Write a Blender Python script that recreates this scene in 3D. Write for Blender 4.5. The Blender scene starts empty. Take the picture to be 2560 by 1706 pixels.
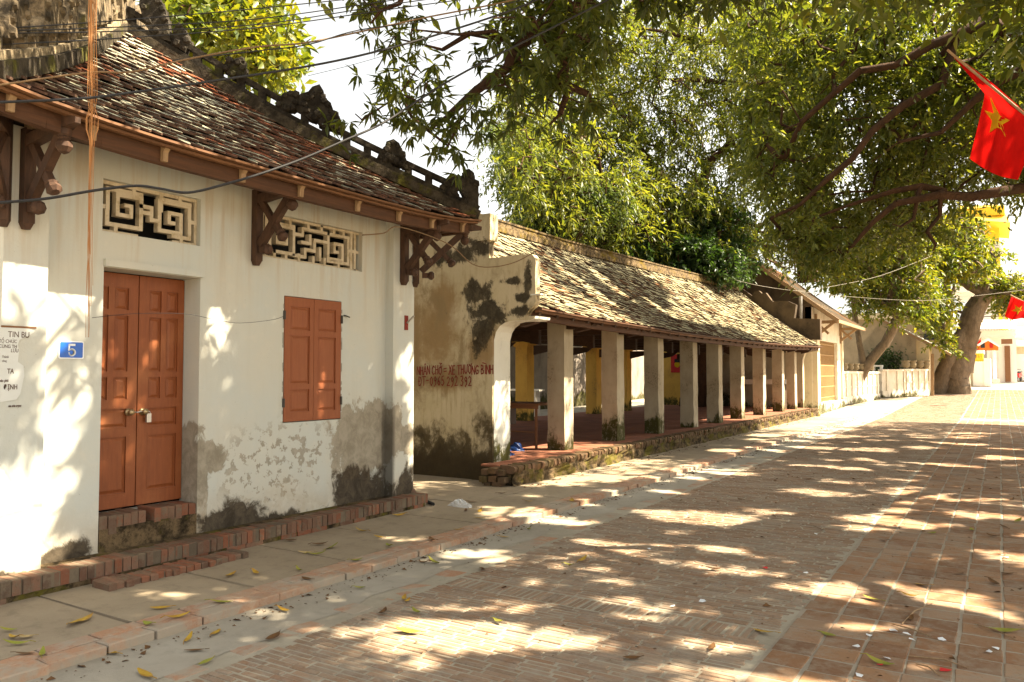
import bpy, bmesh, math, random
import numpy as np
from mathutils import Vector, Matrix
random.seed(7); np.random.seed(7)
S = bpy.context.scene
COL = S.collection
R = math.radians
# ------------------------------------------------------------------ camera
F_PX = 1940.0; CXP, CYP, HCAM = 1280.0, 853.0, 1.6
TAU = math.atan(80/F_PX); TH = math.atan(1220/F_PX*math.cos(TAU))
cd = bpy.data.cameras.new('camera'); cam = bpy.data.objects.new('camera', cd); COL.objects.link(cam)
cd.sensor_width = 36.0; cd.lens = F_PX/2560*36.0; cd.clip_start = .05; cd.clip_end = 3000
cam.location = (0, 0, HCAM); cam.rotation_euler = (math.pi/2+TAU, 0, TH)
S.camera = cam
S.render.resolution_x = 1024; S.render.resolution_y = 682
# ------------------------------------------------------------------ sky and sun
SUN = Vector((.74, .46, 1.03)).normalized()
w = bpy.data.worlds.new('World'); S.world = w; w.use_nodes = True
nt = w.node_tree; bg = nt.nodes['Background']
sky = nt.nodes.new('ShaderNodeTexSky'); sky.sky_type = 'NISHITA'; sky.sun_disc = False
sky.sun_elevation = math.asin(SUN.z); sky.sun_rotation = math.atan2(SUN.x, SUN.y)
sky.air_density = 1.0; sky.dust_density = 4.0; sky.ozone_density = 1.0; sky.altitude = 10
hs = nt.nodes.new('ShaderNodeHueSaturation'); hs.inputs['Saturation'].default_value = .28
tn = nt.nodes.new('ShaderNodeMix'); tn.data_type = 'RGBA'; tn.blend_type = 'MULTIPLY'; tn.inputs[0].default_value = 1; tn.inputs[7].default_value = (1, .955, .86, 1)   # warm haze over the whole sky
nt.links.new(sky.outputs[0], hs.inputs['Color']); nt.links.new(hs.outputs[0], tn.inputs[6]); nt.links.new(tn.outputs[2], bg.inputs['Color'])
bg.inputs['Strength'].default_value = .075
sd = bpy.data.lights.new('sun', 'SUN'); so = bpy.data.objects.new('sun', sd); COL.objects.link(so)
sd.energy = 5.0; sd.angle = R(.53); sd.color = (1, .85, .62)
so.rotation_euler = SUN.to_track_quat('Z', 'Y').to_euler(); so.location = (30, 20, 40)
vs = S.view_settings
vs.view_transform = 'Standard'; vs.look = 'None'; vs.gamma = 1; vs.use_curve_mapping = False
vs.exposure = 2.5
# ------------------------------------------------------------------ geometry helpers
fw = Vector((-math.sin(TH)*math.cos(TAU), math.cos(TH)*math.cos(TAU), math.sin(TAU)))
rt = Vector((math.cos(TH), math.sin(TH), 0)); upv = rt.cross(fw); CAM = Vector((0, 0, HCAM))
def ray(x, y): return fw + rt*((x-CXP)/F_PX) - upv*((y-CYP)/F_PX)
def onx(x, y, X): d = ray(x, y); return CAM + d*(X/d.x)
def ony(x, y, Y): d = ray(x, y); return CAM + d*(Y/d.y)
def onz(x, y, z): d = ray(x, y); return CAM + d*((z-HCAM)/d.z)
def ond(x, y, D): return CAM + ray(x, y)*D          # at depth D along the view axis
def onpl(x, y, p, n): d = ray(x, y); return CAM + d*((p-CAM).dot(n)/d.dot(n))
def proj(p): v = Vector(p)-CAM; return (CXP+F_PX*v.dot(rt)/v.dot(fw), CYP-F_PX*v.dot(upv)/v.dot(fw))
def gz(Y): return max(0., Y-32.)*.017
RZ = -.062                                           # road level below the pavement
class MB:
    def __init__(s): s.v = []; s.f = []; s.m = []; s.r = []
    def add(s, vs_, fs, m=0, r=0.):
        o = len(s.v); s.v += [tuple(p) for p in vs_]
        for f in fs: s.f.append(tuple(i+o for i in f)); s.m.append(m); s.r.append(r)
        return s
    def box(s, x0, x1, y0, y1, z0, z1, m=0, r=0.):
        V = [(x, y, z) for z in (z0, z1) for y in (y0, y1) for x in (x0, x1)]
        return s.add(V, [(0,2,3,1),(4,5,7,6),(0,1,5,4),(2,6,7,3),(0,4,6,2),(1,3,7,5)], m, r)
    def bbox(s, x0, x1, y0, y1, z0, z1, b=.006, m=0, r=0., jit=0.):      # top-bevelled brick
        j = lambda: random.uniform(-jit, jit)
        V = [(x0+j(),y0+j(),z0),(x1+j(),y0+j(),z0),(x1+j(),y1+j(),z0),(x0+j(),y1+j(),z0)]
        zt = z1-b
        V += [(V[i][0],V[i][1],zt) for i in range(4)]
        sx = (1,-1,-1,1); sy = (1,1,-1,-1)
        V += [(V[i][0]+sx[i]*b,V[i][1]+sy[i]*b,z1+j()*.4) for i in range(4)]
        return s.add(V, [(0,1,5,4),(1,2,6,5),(2,3,7,6),(3,0,4,7),(4,5,9,8),(5,6,10,9),(6,7,11,10),(7,4,8,11),(8,9,10,11)], m, r)
    def beam(s, a, b, w_, h_, up=(0,0,1), m=0, w2=None, h2=None):
        a = Vector(a); b = Vector(b); d = (b-a).normalized(); sd_ = d.cross(Vector(up))
        if sd_.length < 1e-4: sd_ = d.cross(Vector((1,0,0)))
        sd_.normalize(); u = sd_.cross(d)
        w2 = w_ if w2 is None else w2; h2 = h_ if h2 is None else h2
        V = []
        for p, ww, hh in ((a,w_,h_),(b,w2,h2)):
            V += [p-sd_*ww/2-u*hh/2, p+sd_*ww/2-u*hh/2, p+sd_*ww/2+u*hh/2, p-sd_*ww/2+u*hh/2]
        return s.add(V, [(0,1,2,3),(7,6,5,4),(0,4,5,1),(1,5,6,2),(2,6,7,3),(3,7,4,0)], m)
    def prism(s, poly, vec, m=0):
        n = len(poly); v = Vector(vec); P = [Vector(p) for p in poly]
        return s.add(P+[p+v for p in P], [tuple(range(n))[::-1], tuple(range(n, 2*n))]+[(i,(i+1)%n,(i+1)%n+n,i+n) for i in range(n)], m)
    def tube(s, pts, rad, n=6, m=0):
        P = [Vector(p) for p in pts]; k = len(P)
        if not hasattr(rad, '__len__'): rad = [rad]*k
        V = []
        pu = None
        for i in range(k):
            d = (P[min(i+1,k-1)]-P[max(i-1,0)]).normalized()
            if pu is None:
                pu = d.orthogonal().normalized()
            pu = (pu-d*pu.dot(d)).normalized(); q = d.cross(pu)
            for j in range(n):
                a = 2*math.pi*j/n; V.append(P[i]+(pu*math.cos(a)+q*math.sin(a))*rad[i])
        fs = [(i*n+j, i*n+(j+1)%n, (i+1)*n+(j+1)%n, (i+1)*n+j) for i in range(k-1) for j in range(n)]
        fs += [tuple(range(n))[::-1], tuple(range((k-1)*n, k*n))]
        return s.add(V, fs, m)
    def lathe(s, prof, c, n=10, ax=(0,0,1), m=0):
        ax = Vector(ax).normalized(); u = ax.orthogonal().normalized(); q = ax.cross(u); c = Vector(c)
        V = [c+ax*z+(u*math.cos(2*math.pi*j/n)+q*math.sin(2*math.pi*j/n))*r for r, z in prof for j in range(n)]
        k = len(prof)
        fs = [(i*n+j, i*n+(j+1)%n, (i+1)*n+(j+1)%n, (i+1)*n+j) for i in range(k-1) for j in range(n)]
        fs += [tuple(range(n))[::-1], tuple(range((k-1)*n, k*n))]
        return s.add(V, fs, m)
    def grid(s, fn, nu, nv, m=0):
        V = [fn(i/nu, j/nv) for j in range(nv+1) for i in range(nu+1)]
        return s.add(V, [(j*(nu+1)+i, j*(nu+1)+i+1, (j+1)*(nu+1)+i+1, (j+1)*(nu+1)+i) for j in range(nv) for i in range(nu)], m)
    def mesh(s, name, mats, smooth=False, fix=True):
        me = bpy.data.meshes.new(name); me.from_pydata(s.v, [], s.f)
        for q in (mats if isinstance(mats, (list, tuple)) else [mats]): me.materials.append(q)
        me.polygons.foreach_set('material_index', s.m)
        if any(s.r):
            a = me.attributes.new('rnd', 'FLOAT', 'FACE'); a.data.foreach_set('value', s.r)
        if smooth: me.polygons.foreach_set('use_smooth', [True]*len(s.f))
        if fix:
            b = bmesh.new(); b.from_mesh(me); bmesh.ops.recalc_face_normals(b, faces=b.faces); b.to_mesh(me); b.free()
        me.update(); return me
    def build(s, name, mats, parent=None, smooth=False, fix=True, kind=None):
        return link(name, s.mesh(name, mats, smooth, fix), parent, kind)
def link(name, me, parent=None, kind=None):
    o = bpy.data.objects.new(name, me); COL.objects.link(o)
    if parent is not None:
        o.parent = parent
        if parent.type == 'EMPTY': o.location = -parent.location
    if kind: o['kind'] = kind
    return o
def tag(o, label, cat, group=None):
    o['label'] = label; o['category'] = cat
    if group: o['group'] = group
    return o
def thing(name, label, cat, loc=(0,0,0), group=None):
    o = bpy.data.objects.new(name, None); COL.objects.link(o); o.location = loc; o.empty_display_size = .2
    return tag(o, label, cat, group)
def struct(o): o['kind'] = 'structure'; return o
def put(name, me, loc, parent=None, rot=(0,0,0), scale=(1,1,1)):
    o = bpy.data.objects.new(name, me); COL.objects.link(o); o.rotation_euler = rot; o.scale = scale
    o.location = loc
    if parent is not None:
        o.parent = parent
        if parent.type == 'EMPTY': o.location = Vector(loc)-parent.location
    return o
# ------------------------------------------------------------------ material helpers
class NT:
    def __init__(s, name):
        s.mat = bpy.data.materials.new(name); s.mat.use_nodes = True; s.t = s.mat.node_tree
        s.b = s.t.nodes['Principled BSDF']; s.out = s.t.nodes['Material Output']
    def n(s, typ, **kw):
        nd = s.t.nodes.new('ShaderNode'+typ)
        for k, v in kw.items(): setattr(nd, k, v)
        return nd
    def l(s, a, b):
        if hasattr(a, 'is_output') or hasattr(a, 'links'): s.t.links.new(a, b)
        else: b.default_value = a
    def pos(s): return s.n('NewGeometry').outputs['Position']
    def obj(s): return s.n('TexCoord').outputs['Object']
    def scale(s, v, sc):
        m = s.n('Mapping'); s.l(v, m.inputs['Vector']); m.inputs['Scale'].default_value = sc if hasattr(sc, '__len__') else (sc,)*3
        return m.outputs[0]
    def xyz(s, v): q = s.n('SeparateXYZ'); s.l(v, q.inputs[0]); return q.outputs
    def noise(s, v, sc=5, det=4, rough=.6, dist=0):
        q = s.n('TexNoise'); s.l(v, q.inputs['Vector']); q.inputs['Scale'].default_value = sc
        q.inputs['Detail'].default_value = det; q.inputs['Roughness'].default_value = rough; q.inputs['Distortion'].default_value = dist
        return q.outputs[0]
    def m(s, op, a, b=0., c=None, clamp=False):
        q = s.n('Math', operation=op, use_clamp=clamp); s.l(a, q.inputs[0]); s.l(b, q.inputs[1])
        if c is not None: s.l(c, q.inputs[2])
        return q.outputs[0]
    def step(s, v, a, b):                                # smooth 0..1 between a and b (a may exceed b)
        q = s.n('MapRange', interpolation_type='SMOOTHSTEP'); s.l(v, q.inputs[0])
        if a <= b: q.inputs[1].default_value = a; q.inputs[2].default_value = b
        else: q.inputs[1].default_value = b; q.inputs[2].default_value = a; q.inputs[3].default_value = 1; q.inputs[4].default_value = 0
        return q.outputs[0]
    def ramp(s, f, stops, interp='LINEAR'):
        q = s.n('ValToRGB'); s.l(f, q.inputs[0]); e = q.color_ramp.elements; q.color_ramp.interpolation = interp
        while len(e) < len(stops): e.new(.5)
        for i, (p, c) in enumerate(stops): e[i].position = p; e[i].color = (*c, 1)
        return q.outputs[0]
    def mix(s, f, a, b, blend='MIX'):
        q = s.n('Mix', data_type='RGBA', blend_type=blend); s.l(f, q.inputs[0])
        for v, i in ((a, 6), (b, 7)):
            if isinstance(v, tuple): q.inputs[i].default_value = (*v, 1)
            else: s.l(v, q.inputs[i])
        return q.outputs[2]
    def rnd(s):                                          # per piece 0..1 for single pieces and joined ones alike
        a = s.n('Attribute', attribute_name='rnd').outputs['Fac']; o = s.n('ObjectInfo').outputs['Random']
        return s.m('FRACT', s.m('ADD', a, o))
    def bump(s, h, st=.3, d=.01):
        q = s.n('Bump'); s.l(h, q.inputs['Height']); q.inputs['Strength'].default_value = st; q.inputs['Distance'].default_value = d
        s.t.links.new(q.outputs[0], s.b.inputs['Normal'])
    def fin(s, col, rough=.85, spec=.25, metal=0):
        if isinstance(col, tuple): s.b.inputs['Base Color'].default_value = (*col, 1)
        else: s.l(col, s.b.inputs['Base Color'])
        s.l(rough, s.b.inputs['Roughness']); s.b.inputs['Specular IOR Level'].default_value = spec; s.b.inputs['Metallic'].default_value = metal
        return s.mat
    def blobs(s, a, b, lst, nz, amp=1.2):                # soft-edged irregular patches at given places: list (ca,cb,ra,rb)
        res = None
        for ca, cb, ra, rb in lst:
            u = s.m('POWER', s.m('DIVIDE', s.m('SUBTRACT', a, ca), ra), 2.); v = s.m('POWER', s.m('DIVIDE', s.m('SUBTRACT', b, cb), rb), 2.)
            q = s.m('SUBTRACT', 1., s.m('SQRT', s.m('ADD', u, v)))
            res = q if res is None else s.m('MAXIMUM', res, q)
        return s.m('ADD', res, s.m('MULTIPLY', s.m('SUBTRACT', nz, .5), amp))
MT = {}
def simple(name, col, rough=.8, var=.25, sc=6, bump=.15, spec=.25, metal=0, stretch=(1,1,1)):
    t = NT(name); p = t.scale(t.pos(), stretch); n = t.noise(p, sc, 5, .65)
    c = t.mix(n, tuple(x*(1-var) for x in col), tuple(min(1, x*(1+var)) for x in col))
    t.bump(t.noise(p, sc*5, 3), bump, .01); MT[name] = t.fin(c, rough, spec, metal); return MT[name]
# ------------------------------------------------------------------ materials
def m_house_wall():
    t = NT('limewash_wall'); p = t.pos(); x, y, z = t.xyz(p)
    n1 = t.noise(p, 1.3, 5, .6); n2 = t.noise(p, 6, 6, .7); n3 = t.noise(p, 26, 4, .7); st = t.noise(t.scale(p, (5, 5, .35)), 3, 4, .6)
    c = t.mix(t.step(n1, .3, .7), (.54, .53, .465), (.505, .53, .50))
    c = t.mix(t.m('MULTIPLY', t.step(st, .5, .8), .35), c, (.47, .455, .385))
    c = t.mix(t.m('MULTIPLY', t.step(n2, .52, .75), .3), c, (.64, .59, .49))
    pv = t.scale(p, (1, 1, .8)); nl = t.noise(pv, 2.4, 3, .55, .4); nm = t.noise(pv, 8, 7, .75, .5)
    big = t.m('ADD', t.m('MULTIPLY', t.m('SUBTRACT', nl, .5), 1.8), t.m('MULTIPLY', t.m('SUBTRACT', nm, .5), 1.5))
    # bare render showing through: one big patch by the corner, flakes between it and the door
    pl = t.m('ADD', t.blobs(y, z, [(6.70, .88, .62, .46), (7.3, .8, .28, .22), (4.64, .82, .17, .17), (4.5, .6, .12, .5)], nm, .0), t.m('MULTIPLY', big, .8))
    zone = t.step(t.m('ADD', t.blobs(y, z, [(5.5, .68, 1.0, .5)], nm, 0.), t.m('MULTIPLY', big, .2)), -.1, .5)
    flk = t.m('MULTIPLY', t.step(t.m('ADD', t.noise(p, 11, 5, .62), t.m('MULTIPLY', nl, .35)), .725, .755), zone)
    pm = t.m('MAXIMUM', t.step(pl, .03, .17), t.m('MULTIPLY', flk, .8))
    c = t.mix(t.m('MULTIPLY', pm, .92), c, t.mix(t.step(nm, .35, .65), (.21, .18, .13), (.33, .29, .225)))
    # ochre damp marks
    oc = t.m('MULTIPLY', t.step(t.m('SUBTRACT', z, t.m('MULTIPLY', big, .30)), .62, .18), .6)
    c = t.mix(oc, c, t.mix(t.step(nm, .35, .65), (.40, .31, .20), (.56, .52, .44)))
    # dark mould rising from the ground
    mz_ = t.m('ADD', t.blobs(y, z, [(4.95, .12, .50, .30), (5.5, .1, .5, .16), (6.65, .16, .68, .40), (7.3, .16, .25, .40), (3.35, .12, .30, .20), (2.8, .1, .2, .12)], nm, 0.), t.m('MULTIPLY', big, .95))
    mo = t.step(mz_, .05, .36)
    c = t.mix(t.m('MULTIPLY', mo, .95), c, t.mix(t.step(nm, .35, .7), (.018, .012, .007), (.075, .055, .033)))
    # damp streak beside the corner pilaster
    c = t.mix(t.m('MULTIPLY', t.m('MULTIPLY', t.step(t.m('ABSOLUTE', t.m('SUBTRACT', y, t.m('ADD', 6.99, t.m('MULTIPLY', nm, .06)))), .07, .02), t.step(z, 1.45, .9)), .7), c, (.07, .06, .045))
    # tan upright streaks, stronger towards the eaves
    ro = t.m('MULTIPLY', t.m('MULTIPLY', t.step(t.noise(t.scale(p, (3, 3, .16)), 3.2, 4, .65), .46, .66), t.step(z, 1.9, 3.2)), .5)
    c = t.mix(ro, c, (.42, .31, .19))
    # fine specks
    c = t.mix(t.m('MULTIPLY', t.step(t.noise(p, 60, 2), .72, .76), .5), c, (.15, .13, .10))
    t.bump(t.m('ADD', t.m('MULTIPLY', n2, .8), t.m('SUBTRACT', t.m('MULTIPLY', n3, .5), t.m('MULTIPLY', pm, .5))), .35, .012)
    return t.fin(c, .92, .15)
MT['wall'] = m_house_wall()
def m_gable():
    t = NT('mouldy_cream_render'); p = t.pos(); x, y, z = t.xyz(p)
    n1 = t.noise(p, 1.6, 5, .65); n2 = t.noise(p, 7, 6, .75); n3 = t.noise(p, 24, 4, .7); st = t.noise(t.scale(p, (6, 6, .5)), 2.5, 5, .7)
    c = t.mix(t.step(n1, .35, .65), (.46, .385, .245), (.52, .44, .30))
    c = t.mix(t.m('MULTIPLY', t.step(st, .5, .72), .6), c, (.29, .215, .11))
    pv = t.scale(p, (1, 1, .68)); nl = t.noise(pv, 2.6, 4, .6, .4); nm = t.noise(pv, 8, 7, .78, .5)
    big = t.m('ADD', t.m('MULTIPLY', t.m('SUBTRACT', nl, .5), 2.2), t.m('MULTIPLY', t.m('SUBTRACT', nm, .5), 1.6))
    br = t.m('ADD', t.blobs(x, z, [(-7.5, 2.2, .5, .55), (-7.95, 2.2, .25, .9), (-7.3, 2.75, .3, .35), (-6.55, 1.95, .3, .35), (-7.2, 1.5, .5, .2)], nm, 0.), t.m('MULTIPLY', big, .8))
    c = t.mix(t.m('MULTIPLY', t.step(br, -.4, .55), .85), c, t.mix(nm, (.16, .085, .03), (.33, .22, .10)))
    c = t.mix(t.m('MULTIPLY', t.step(t.m('ADD', nl, t.m('MULTIPLY', nm, .6)), .78, 1.0), .55), c, (.22, .165, .09))
    bk = t.m('ADD', t.blobs(x, z, [(-6.68, 2.80, .40, .22), (-6.5, 2.55, .55, .22), (-5.78, 2.98, .09, .28), (-6.62, 3.5, .3, .2), (-5.9, 2.70, .22, .08), (-6.1, 2.95, .2, .08), (-6.02, 2.5, .3, .10), (-7.0, 3.4, .5, .2), (-6.6, 2.25, .22, .4)], nm, 0.), t.m('MULTIPLY', big, 1.25))
    c = t.mix(t.m('MULTIPLY', t.step(bk, .0, .42), .93), c, t.mix(t.step(nm, .4, .7), (.014, .012, .009), (.085, .066, .042)))
    mo = t.step(t.m('SUBTRACT', t.m('SUBTRACT', z, .55), t.m('MULTIPLY', big, .75)), .34, -.12)
    c = t.mix(t.m('MULTIPLY', mo, .92), c, t.mix(t.step(nm, .35, .65), (.016, .012, .007), (.085, .062, .03)))
    c = t.mix(t.m('MULTIPLY', t.step(t.m('SUBTRACT', z, t.m('MULTIPLY', big, .2)), .62, .22), .8), c, (.045, .033, .018))
    t.bump(t.m('ADD', n2, t.m('MULTIPLY', n3, .5)), .4, .012)
    return t.fin(c, .95, .1)
MT['gable'] = m_gable()
def m_column(name, ca, cb, mz=.75, stain=(.16, .12, .07)):
    t = NT(name); p = t.pos(); x, y, z = t.xyz(p)
    n0 = t.noise(p, .5, 2); n1 = t.noise(t.scale(p, (1, 1, .6)), 1.9, 5, .65); n2 = t.noise(t.scale(p, (1, 1, .6)), 7, 7, .75, .4); n3 = t.noise(p, 30, 4, .7)
    c = t.mix(t.step(n1, .3, .7), ca, cb)
    c = t.mix(t.m('MULTIPLY', t.step(n2, .5, .75), .5), c, tuple(v*.55 for v in ca))
    sp = t.m('MULTIPLY', t.step(n1, .52, .66), t.step(n3, .48, .62))
    c = t.mix(t.m('MULTIPLY', sp, .75), c, stain)
    mo = t.step(t.m('SUBTRACT', z, t.m('ADD', t.m('MULTIPLY', t.m('SUBTRACT', n2, .5), 1.1), t.m('ADD', t.m('MULTIPLY', t.m('SUBTRACT', n0, .36), 1.5), t.m('MULTIPLY', n1, mz*.75)))), .14, -.1)
    c = t.mix(t.m('MULTIPLY', mo, t.step(t.m('ADD', n2, t.m('MULTIPLY', n3, .3)), .42, .68)), c, t.mix(n2, (.02, .018, .010), (.09, .085, .022)))
    t.bump(t.m('ADD', n2, t.m('MULTIPLY', n3, .5)), .3, .01)
    return t.fin(c, .93, .12)
MT['column'] = m_column('pillar_render', (.44, .385, .285), (.35, .295, .21))
MT['ochre'] = m_column('ochre_limewash', (.58, .36, .08), (.50, .30, .07), .55)
MT['court'] = m_column('courtyard_render', (.27, .235, .20), (.19, .16, .135), .9, (.04, .033, .025))
MT['whitewash'] = m_column('bright_whitewash', (.78, .74, .64), (.70, .66, .56), .2)
MT['grey_render'] = m_column('grey_brown_render', (.36, .30, .21), (.28, .23, .16), .3, (.12, .10, .07))
MT['dark_gable'] = m_column('blackened_render', (.105, .075, .05), (.06, .045, .032), .1, (.02, .018, .014))
MT['fence'] = m_column('pale_render', (.66, .60, .50), (.56, .50, .40), .25, (.3, .24, .15))
MT['cream'] = m_column('cream_paint', (.66, .58, .42), (.60, .52, .36), .25)
def m_moss(name, base, moss, dark, a=.45):
    t = NT(name); p = t.pos(); n1 = t.noise(p, 2.2, 5, .7); n2 = t.noise(p, 9, 6, .7); n3 = t.noise(p, 34, 4)
    c = t.mix(t.step(n2, .35, .65), base, dark)
    c = t.mix(t.step(n1, a, a+.16), c, t.mix(n3, moss, tuple(v*.5 for v in moss)))
    c = t.mix(t.m('MULTIPLY', t.step(n3, .56, .68), .5), c, dark)
    t.bump(t.m('ADD', n2, t.m('MULTIPLY', n3, .6)), .7, .02)
    return t.fin(c, .97, .08)
MT['plat_face'] = m_moss('mossy_brick_face', (.15, .105, .058), (.13, .11, .022), (.022, .017, .011), .47)
MT['ridge_old'] = m_moss('lichen_ridge_mortar', (.20, .145, .08), (.17, .12, .022), (.045, .034, .022), .5)
MT['ridge_dark'] = m_moss('blackened_ridge', (.05, .043, .034), (.06, .06, .016), (.02, .017, .014), .55)
MT['ridge_mossy'] = m_moss('mossy_ridge_base', (.07, .058, .042), (.10, .095, .02), (.025, .021, .016), .52)
MT['ridge_plaster'] = m_moss('old_ridge_plaster', (.36, .29, .19), (.17, .13, .03), (.10, .08, .055), .58)
MT['ridge_grey'] = m_moss('carved_ridge_stone', (.20, .155, .10), (.12, .10, .025), (.04, .033, .024), .56)
def m_brick(name, cols, dirt=(.16, .13, .10), dam=.35, cem=0.):
    t = NT(name); p = t.pos(); r = t.rnd(); n2 = t.noise(p, 11, 5, .7); n3 = t.noise(p, 45, 4)
    c = t.ramp(r, [(i/(len(cols)-1), q) for i, q in enumerate(cols)])
    c = t.mix(t.m('MULTIPLY', t.step(n2, .42, .72), dam*1.5), c, dirt)
    c = t.mix(t.m('MULTIPLY', t.step(n3, .55, .7), .35), c, tuple(v*.45 for v in cols[0]))
    if cem:
        n1 = t.noise(p, 1.5, 6, .68, .3); c = t.mix(t.m('MULTIPLY', t.step(n1, .47, .58), cem), c, t.mix(n2, (.36, .32, .255), (.28, .245, .19)))
    t.bump(t.m('ADD', n2, t.m('MULTIPLY', n3, .6)), .45, .008)
    return t.fin(c, .92, .12)
MT['road_brick'] = m_brick('worn_road_brick', [(.235,.148,.092),(.28,.188,.122),(.205,.143,.098),(.31,.212,.14),(.245,.17,.115),(.26,.155,.095)], (.30, .255, .205), .4, .3)
MT['road_tile'] = m_brick('square_terracotta_tile', [(.235,.125,.066),(.285,.165,.092),(.20,.108,.06),(.305,.185,.11),(.25,.13,.068),(.175,.10,.06)], (.27, .22, .165), .5, .25)
MT['kerb_brick'] = m_brick('kerb_terracotta', [(.34,.19,.115),(.38,.22,.135),(.31,.18,.12),(.36,.23,.15)], (.36, .315, .25), .5, .85)
MT['plinth_brick'] = m_brick('red_step_brick', [(.19,.075,.042),(.23,.095,.055),(.12,.075,.052),(.20,.11,.072),(.08,.06,.045),(.21,.08,.045)], (.15, .115, .08), .8)
MT['plat_brick'] = m_brick('weathered_edge_brick', [(.12,.075,.045),(.17,.10,.06),(.09,.065,.04),(.13,.09,.04),(.18,.09,.055)], (.05, .045, .018), .6)
MT['floor_tile'] = m_brick('hall_floor_tile', [(.22,.085,.05),(.26,.105,.06),(.20,.08,.05)], (.16, .10, .07), .3)
def m_concrete(name, a, b, sc=1.):
    t = NT(name); p = t.pos(); n1 = t.noise(p, .9*sc, 5, .65); n2 = t.noise(p, 7*sc, 6, .7); n3 = t.noise(p, 60, 4, .7)
    c = t.mix(t.step(n1, .3, .7), a, b)
    c = t.mix(t.m('MULTIPLY', t.step(n2, .48, .72), .45), c, tuple(v*.6 for v in a))
    c = t.mix(t.m('MULTIPLY', t.step(n3, .6, .7), .3), c, tuple(min(1, v*1.5) for v in b))
    t.bump(t.m('ADD', n2, t.m('MULTIPLY', n3, .7)), .35, .008)
    return t.fin(c, .93, .12)
MT['pave'] = m_concrete('pavement_concrete', (.245, .195, .135), (.305, .25, .178))
MT['gutter'] = m_concrete('gutter_concrete', (.35, .32, .265), (.275, .245, .195))
MT['mortar'] = m_concrete('road_mortar', (.36, .325, .255), (.295, .26, .20), 2)
MT['mortar2'] = m_concrete('earthy_joint_mortar', (.33, .285, .225), (.27, .23, .18), 2)
MT['dirt'] = m_concrete('dirty_mortar', (.17, .135, .095), (.11, .085, .06), 3)
MT['ground'] = m_concrete('dusty_ground', (.30, .25, .18), (.36, .31, .23))
MT['grey_conc'] = m_concrete('grey_cement', (.33, .31, .27), (.25, .235, .20), 2)
def m_wood(name, a, b, stretch=(.6, .6, 9), sc=5, rough=.7, spec=.3):
    t = NT(name); p = t.obj(); n1 = t.noise(t.scale(p, stretch), sc, 6, .7, .6); n2 = t.noise(p, 3, 4)
    c = t.mix(t.step(n1, .3, .7), a, b); c = t.mix(t.m('MULTIPLY', t.step(n2, .5, .75), .45), c, tuple(v*.5 for v in a))
    t.bump(n1, .3, .005); return t.fin(c, rough, spec)
MT['beam'] = m_wood('old_brown_timber', (.105, .045, .02), (.058, .027, .014), (3, .4, 7), 5)
MT['bracket'] = m_wood('carved_timber', (.085, .042, .024), (.042, .023, .015), (4, 4, 1), 6)
MT['board'] = m_wood('weathered_eave_board', (.19, .088, .036), (.10, .046, .022), (3, .3, 6), 6)
MT['pale_wood'] = m_wood('bleached_timber', (.33, .22, .12), (.24, .15, .08), (4, 4, 1), 6)
MT['hall_beam'] = m_wood('dark_hall_timber', (.06, .03, .016), (.03, .016, .01), (3, .4, 6), 5)
def m_paint_wood():
    t = NT('brown_painted_wood'); p = t.obj(); n1 = t.noise(t.scale(p, (7, 7, .8)), 5, 6, .65, .4); n2 = t.noise(p, 2.2, 5); n3 = t.noise(p, 70, 3)
    c = t.mix(t.step(n1, .3, .75), (.245, .070, .020), (.195, .053, .015)); c = t.mix(t.m('MULTIPLY', t.step(n2, .45, .75), .4), c, (.36, .14, .05))
    c = t.mix(t.m('MULTIPLY', t.step(n3, .68, .75), .4), c, (.44, .28, .17))
    t.bump(t.m('ADD', n1, t.m('MULTIPLY', n3, .3)), .12, .004); return t.fin(c, .55, .35)
MT['door'] = m_paint_wood()
def m_shutter():
    t = NT('terracotta_painted_wood'); p = t.obj(); n1 = t.noise(t.scale(p, (7, 7, .8)), 5, 6, .65, .4); n2 = t.noise(p, 2.2, 5)
    c = t.mix(t.step(n1, .3, .75), (.275, .088, .033), (.235, .07, .027)); c = t.mix(t.m('MULTIPLY', t.step(n2, .45, .75), .35), c, (.30, .115, .05))
    t.bump(n1, .1, .004); return t.fin(c, .6, .3)
MT['shutter'] = m_shutter()
def m_tile(name, pale, red, dark, red_at, moss, slant=0.):
    t = NT(name); p = t.pos(); r = t.rnd(); n1 = t.noise(p, .75, 3, .55); n2 = t.noise(p, 3, 4); n3 = t.noise(p, 55, 4, .7)
    x_, y_, z_ = t.xyz(p); rm = t.step(t.m('ADD', t.m('ADD', t.m('MULTIPLY', r, .34), n1), t.m('MULTIPLY', t.step(y_, 4.6, 6.2), slant)), red_at, red_at+.05)
    pc = t.mix(t.m('FRACT', t.m('MULTIPLY', r, 7.3)), pale, tuple(v*.68 for v in pale))
    pc = t.mix(t.step(t.m('FRACT', t.m('MULTIPLY', r, 13.7)), .84, .88), pc, dark)
    rc = t.mix(t.m('FRACT', t.m('MULTIPLY', r, 5.1)), red, tuple(v*.45 for v in red))
    c = t.mix(rm, pc, rc)
    c = t.mix(t.m('MULTIPLY', t.step(n3, .5, .68), .55), c, t.mix(n2, dark, tuple(v*1.2 for v in pale)))
    c = t.mix(t.m('MULTIPLY', t.step(n2, .58, .74), .55), c, moss)
    t.bump(n3, .5, .006); return t.fin(c, .93, .12)
MT['tile_edge'] = simple('shaded_tile_edge', (.088, .05, .034), .95, .5, 20)  # clay darkened with painted shade of the gaps between tile rows
MT['tile_a'] = m_tile('lichened_scale_tile', (.37, .36, .27), (.25, .066, .024), (.07, .055, .042), .77, (.16, .14, .04), .12)
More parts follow.
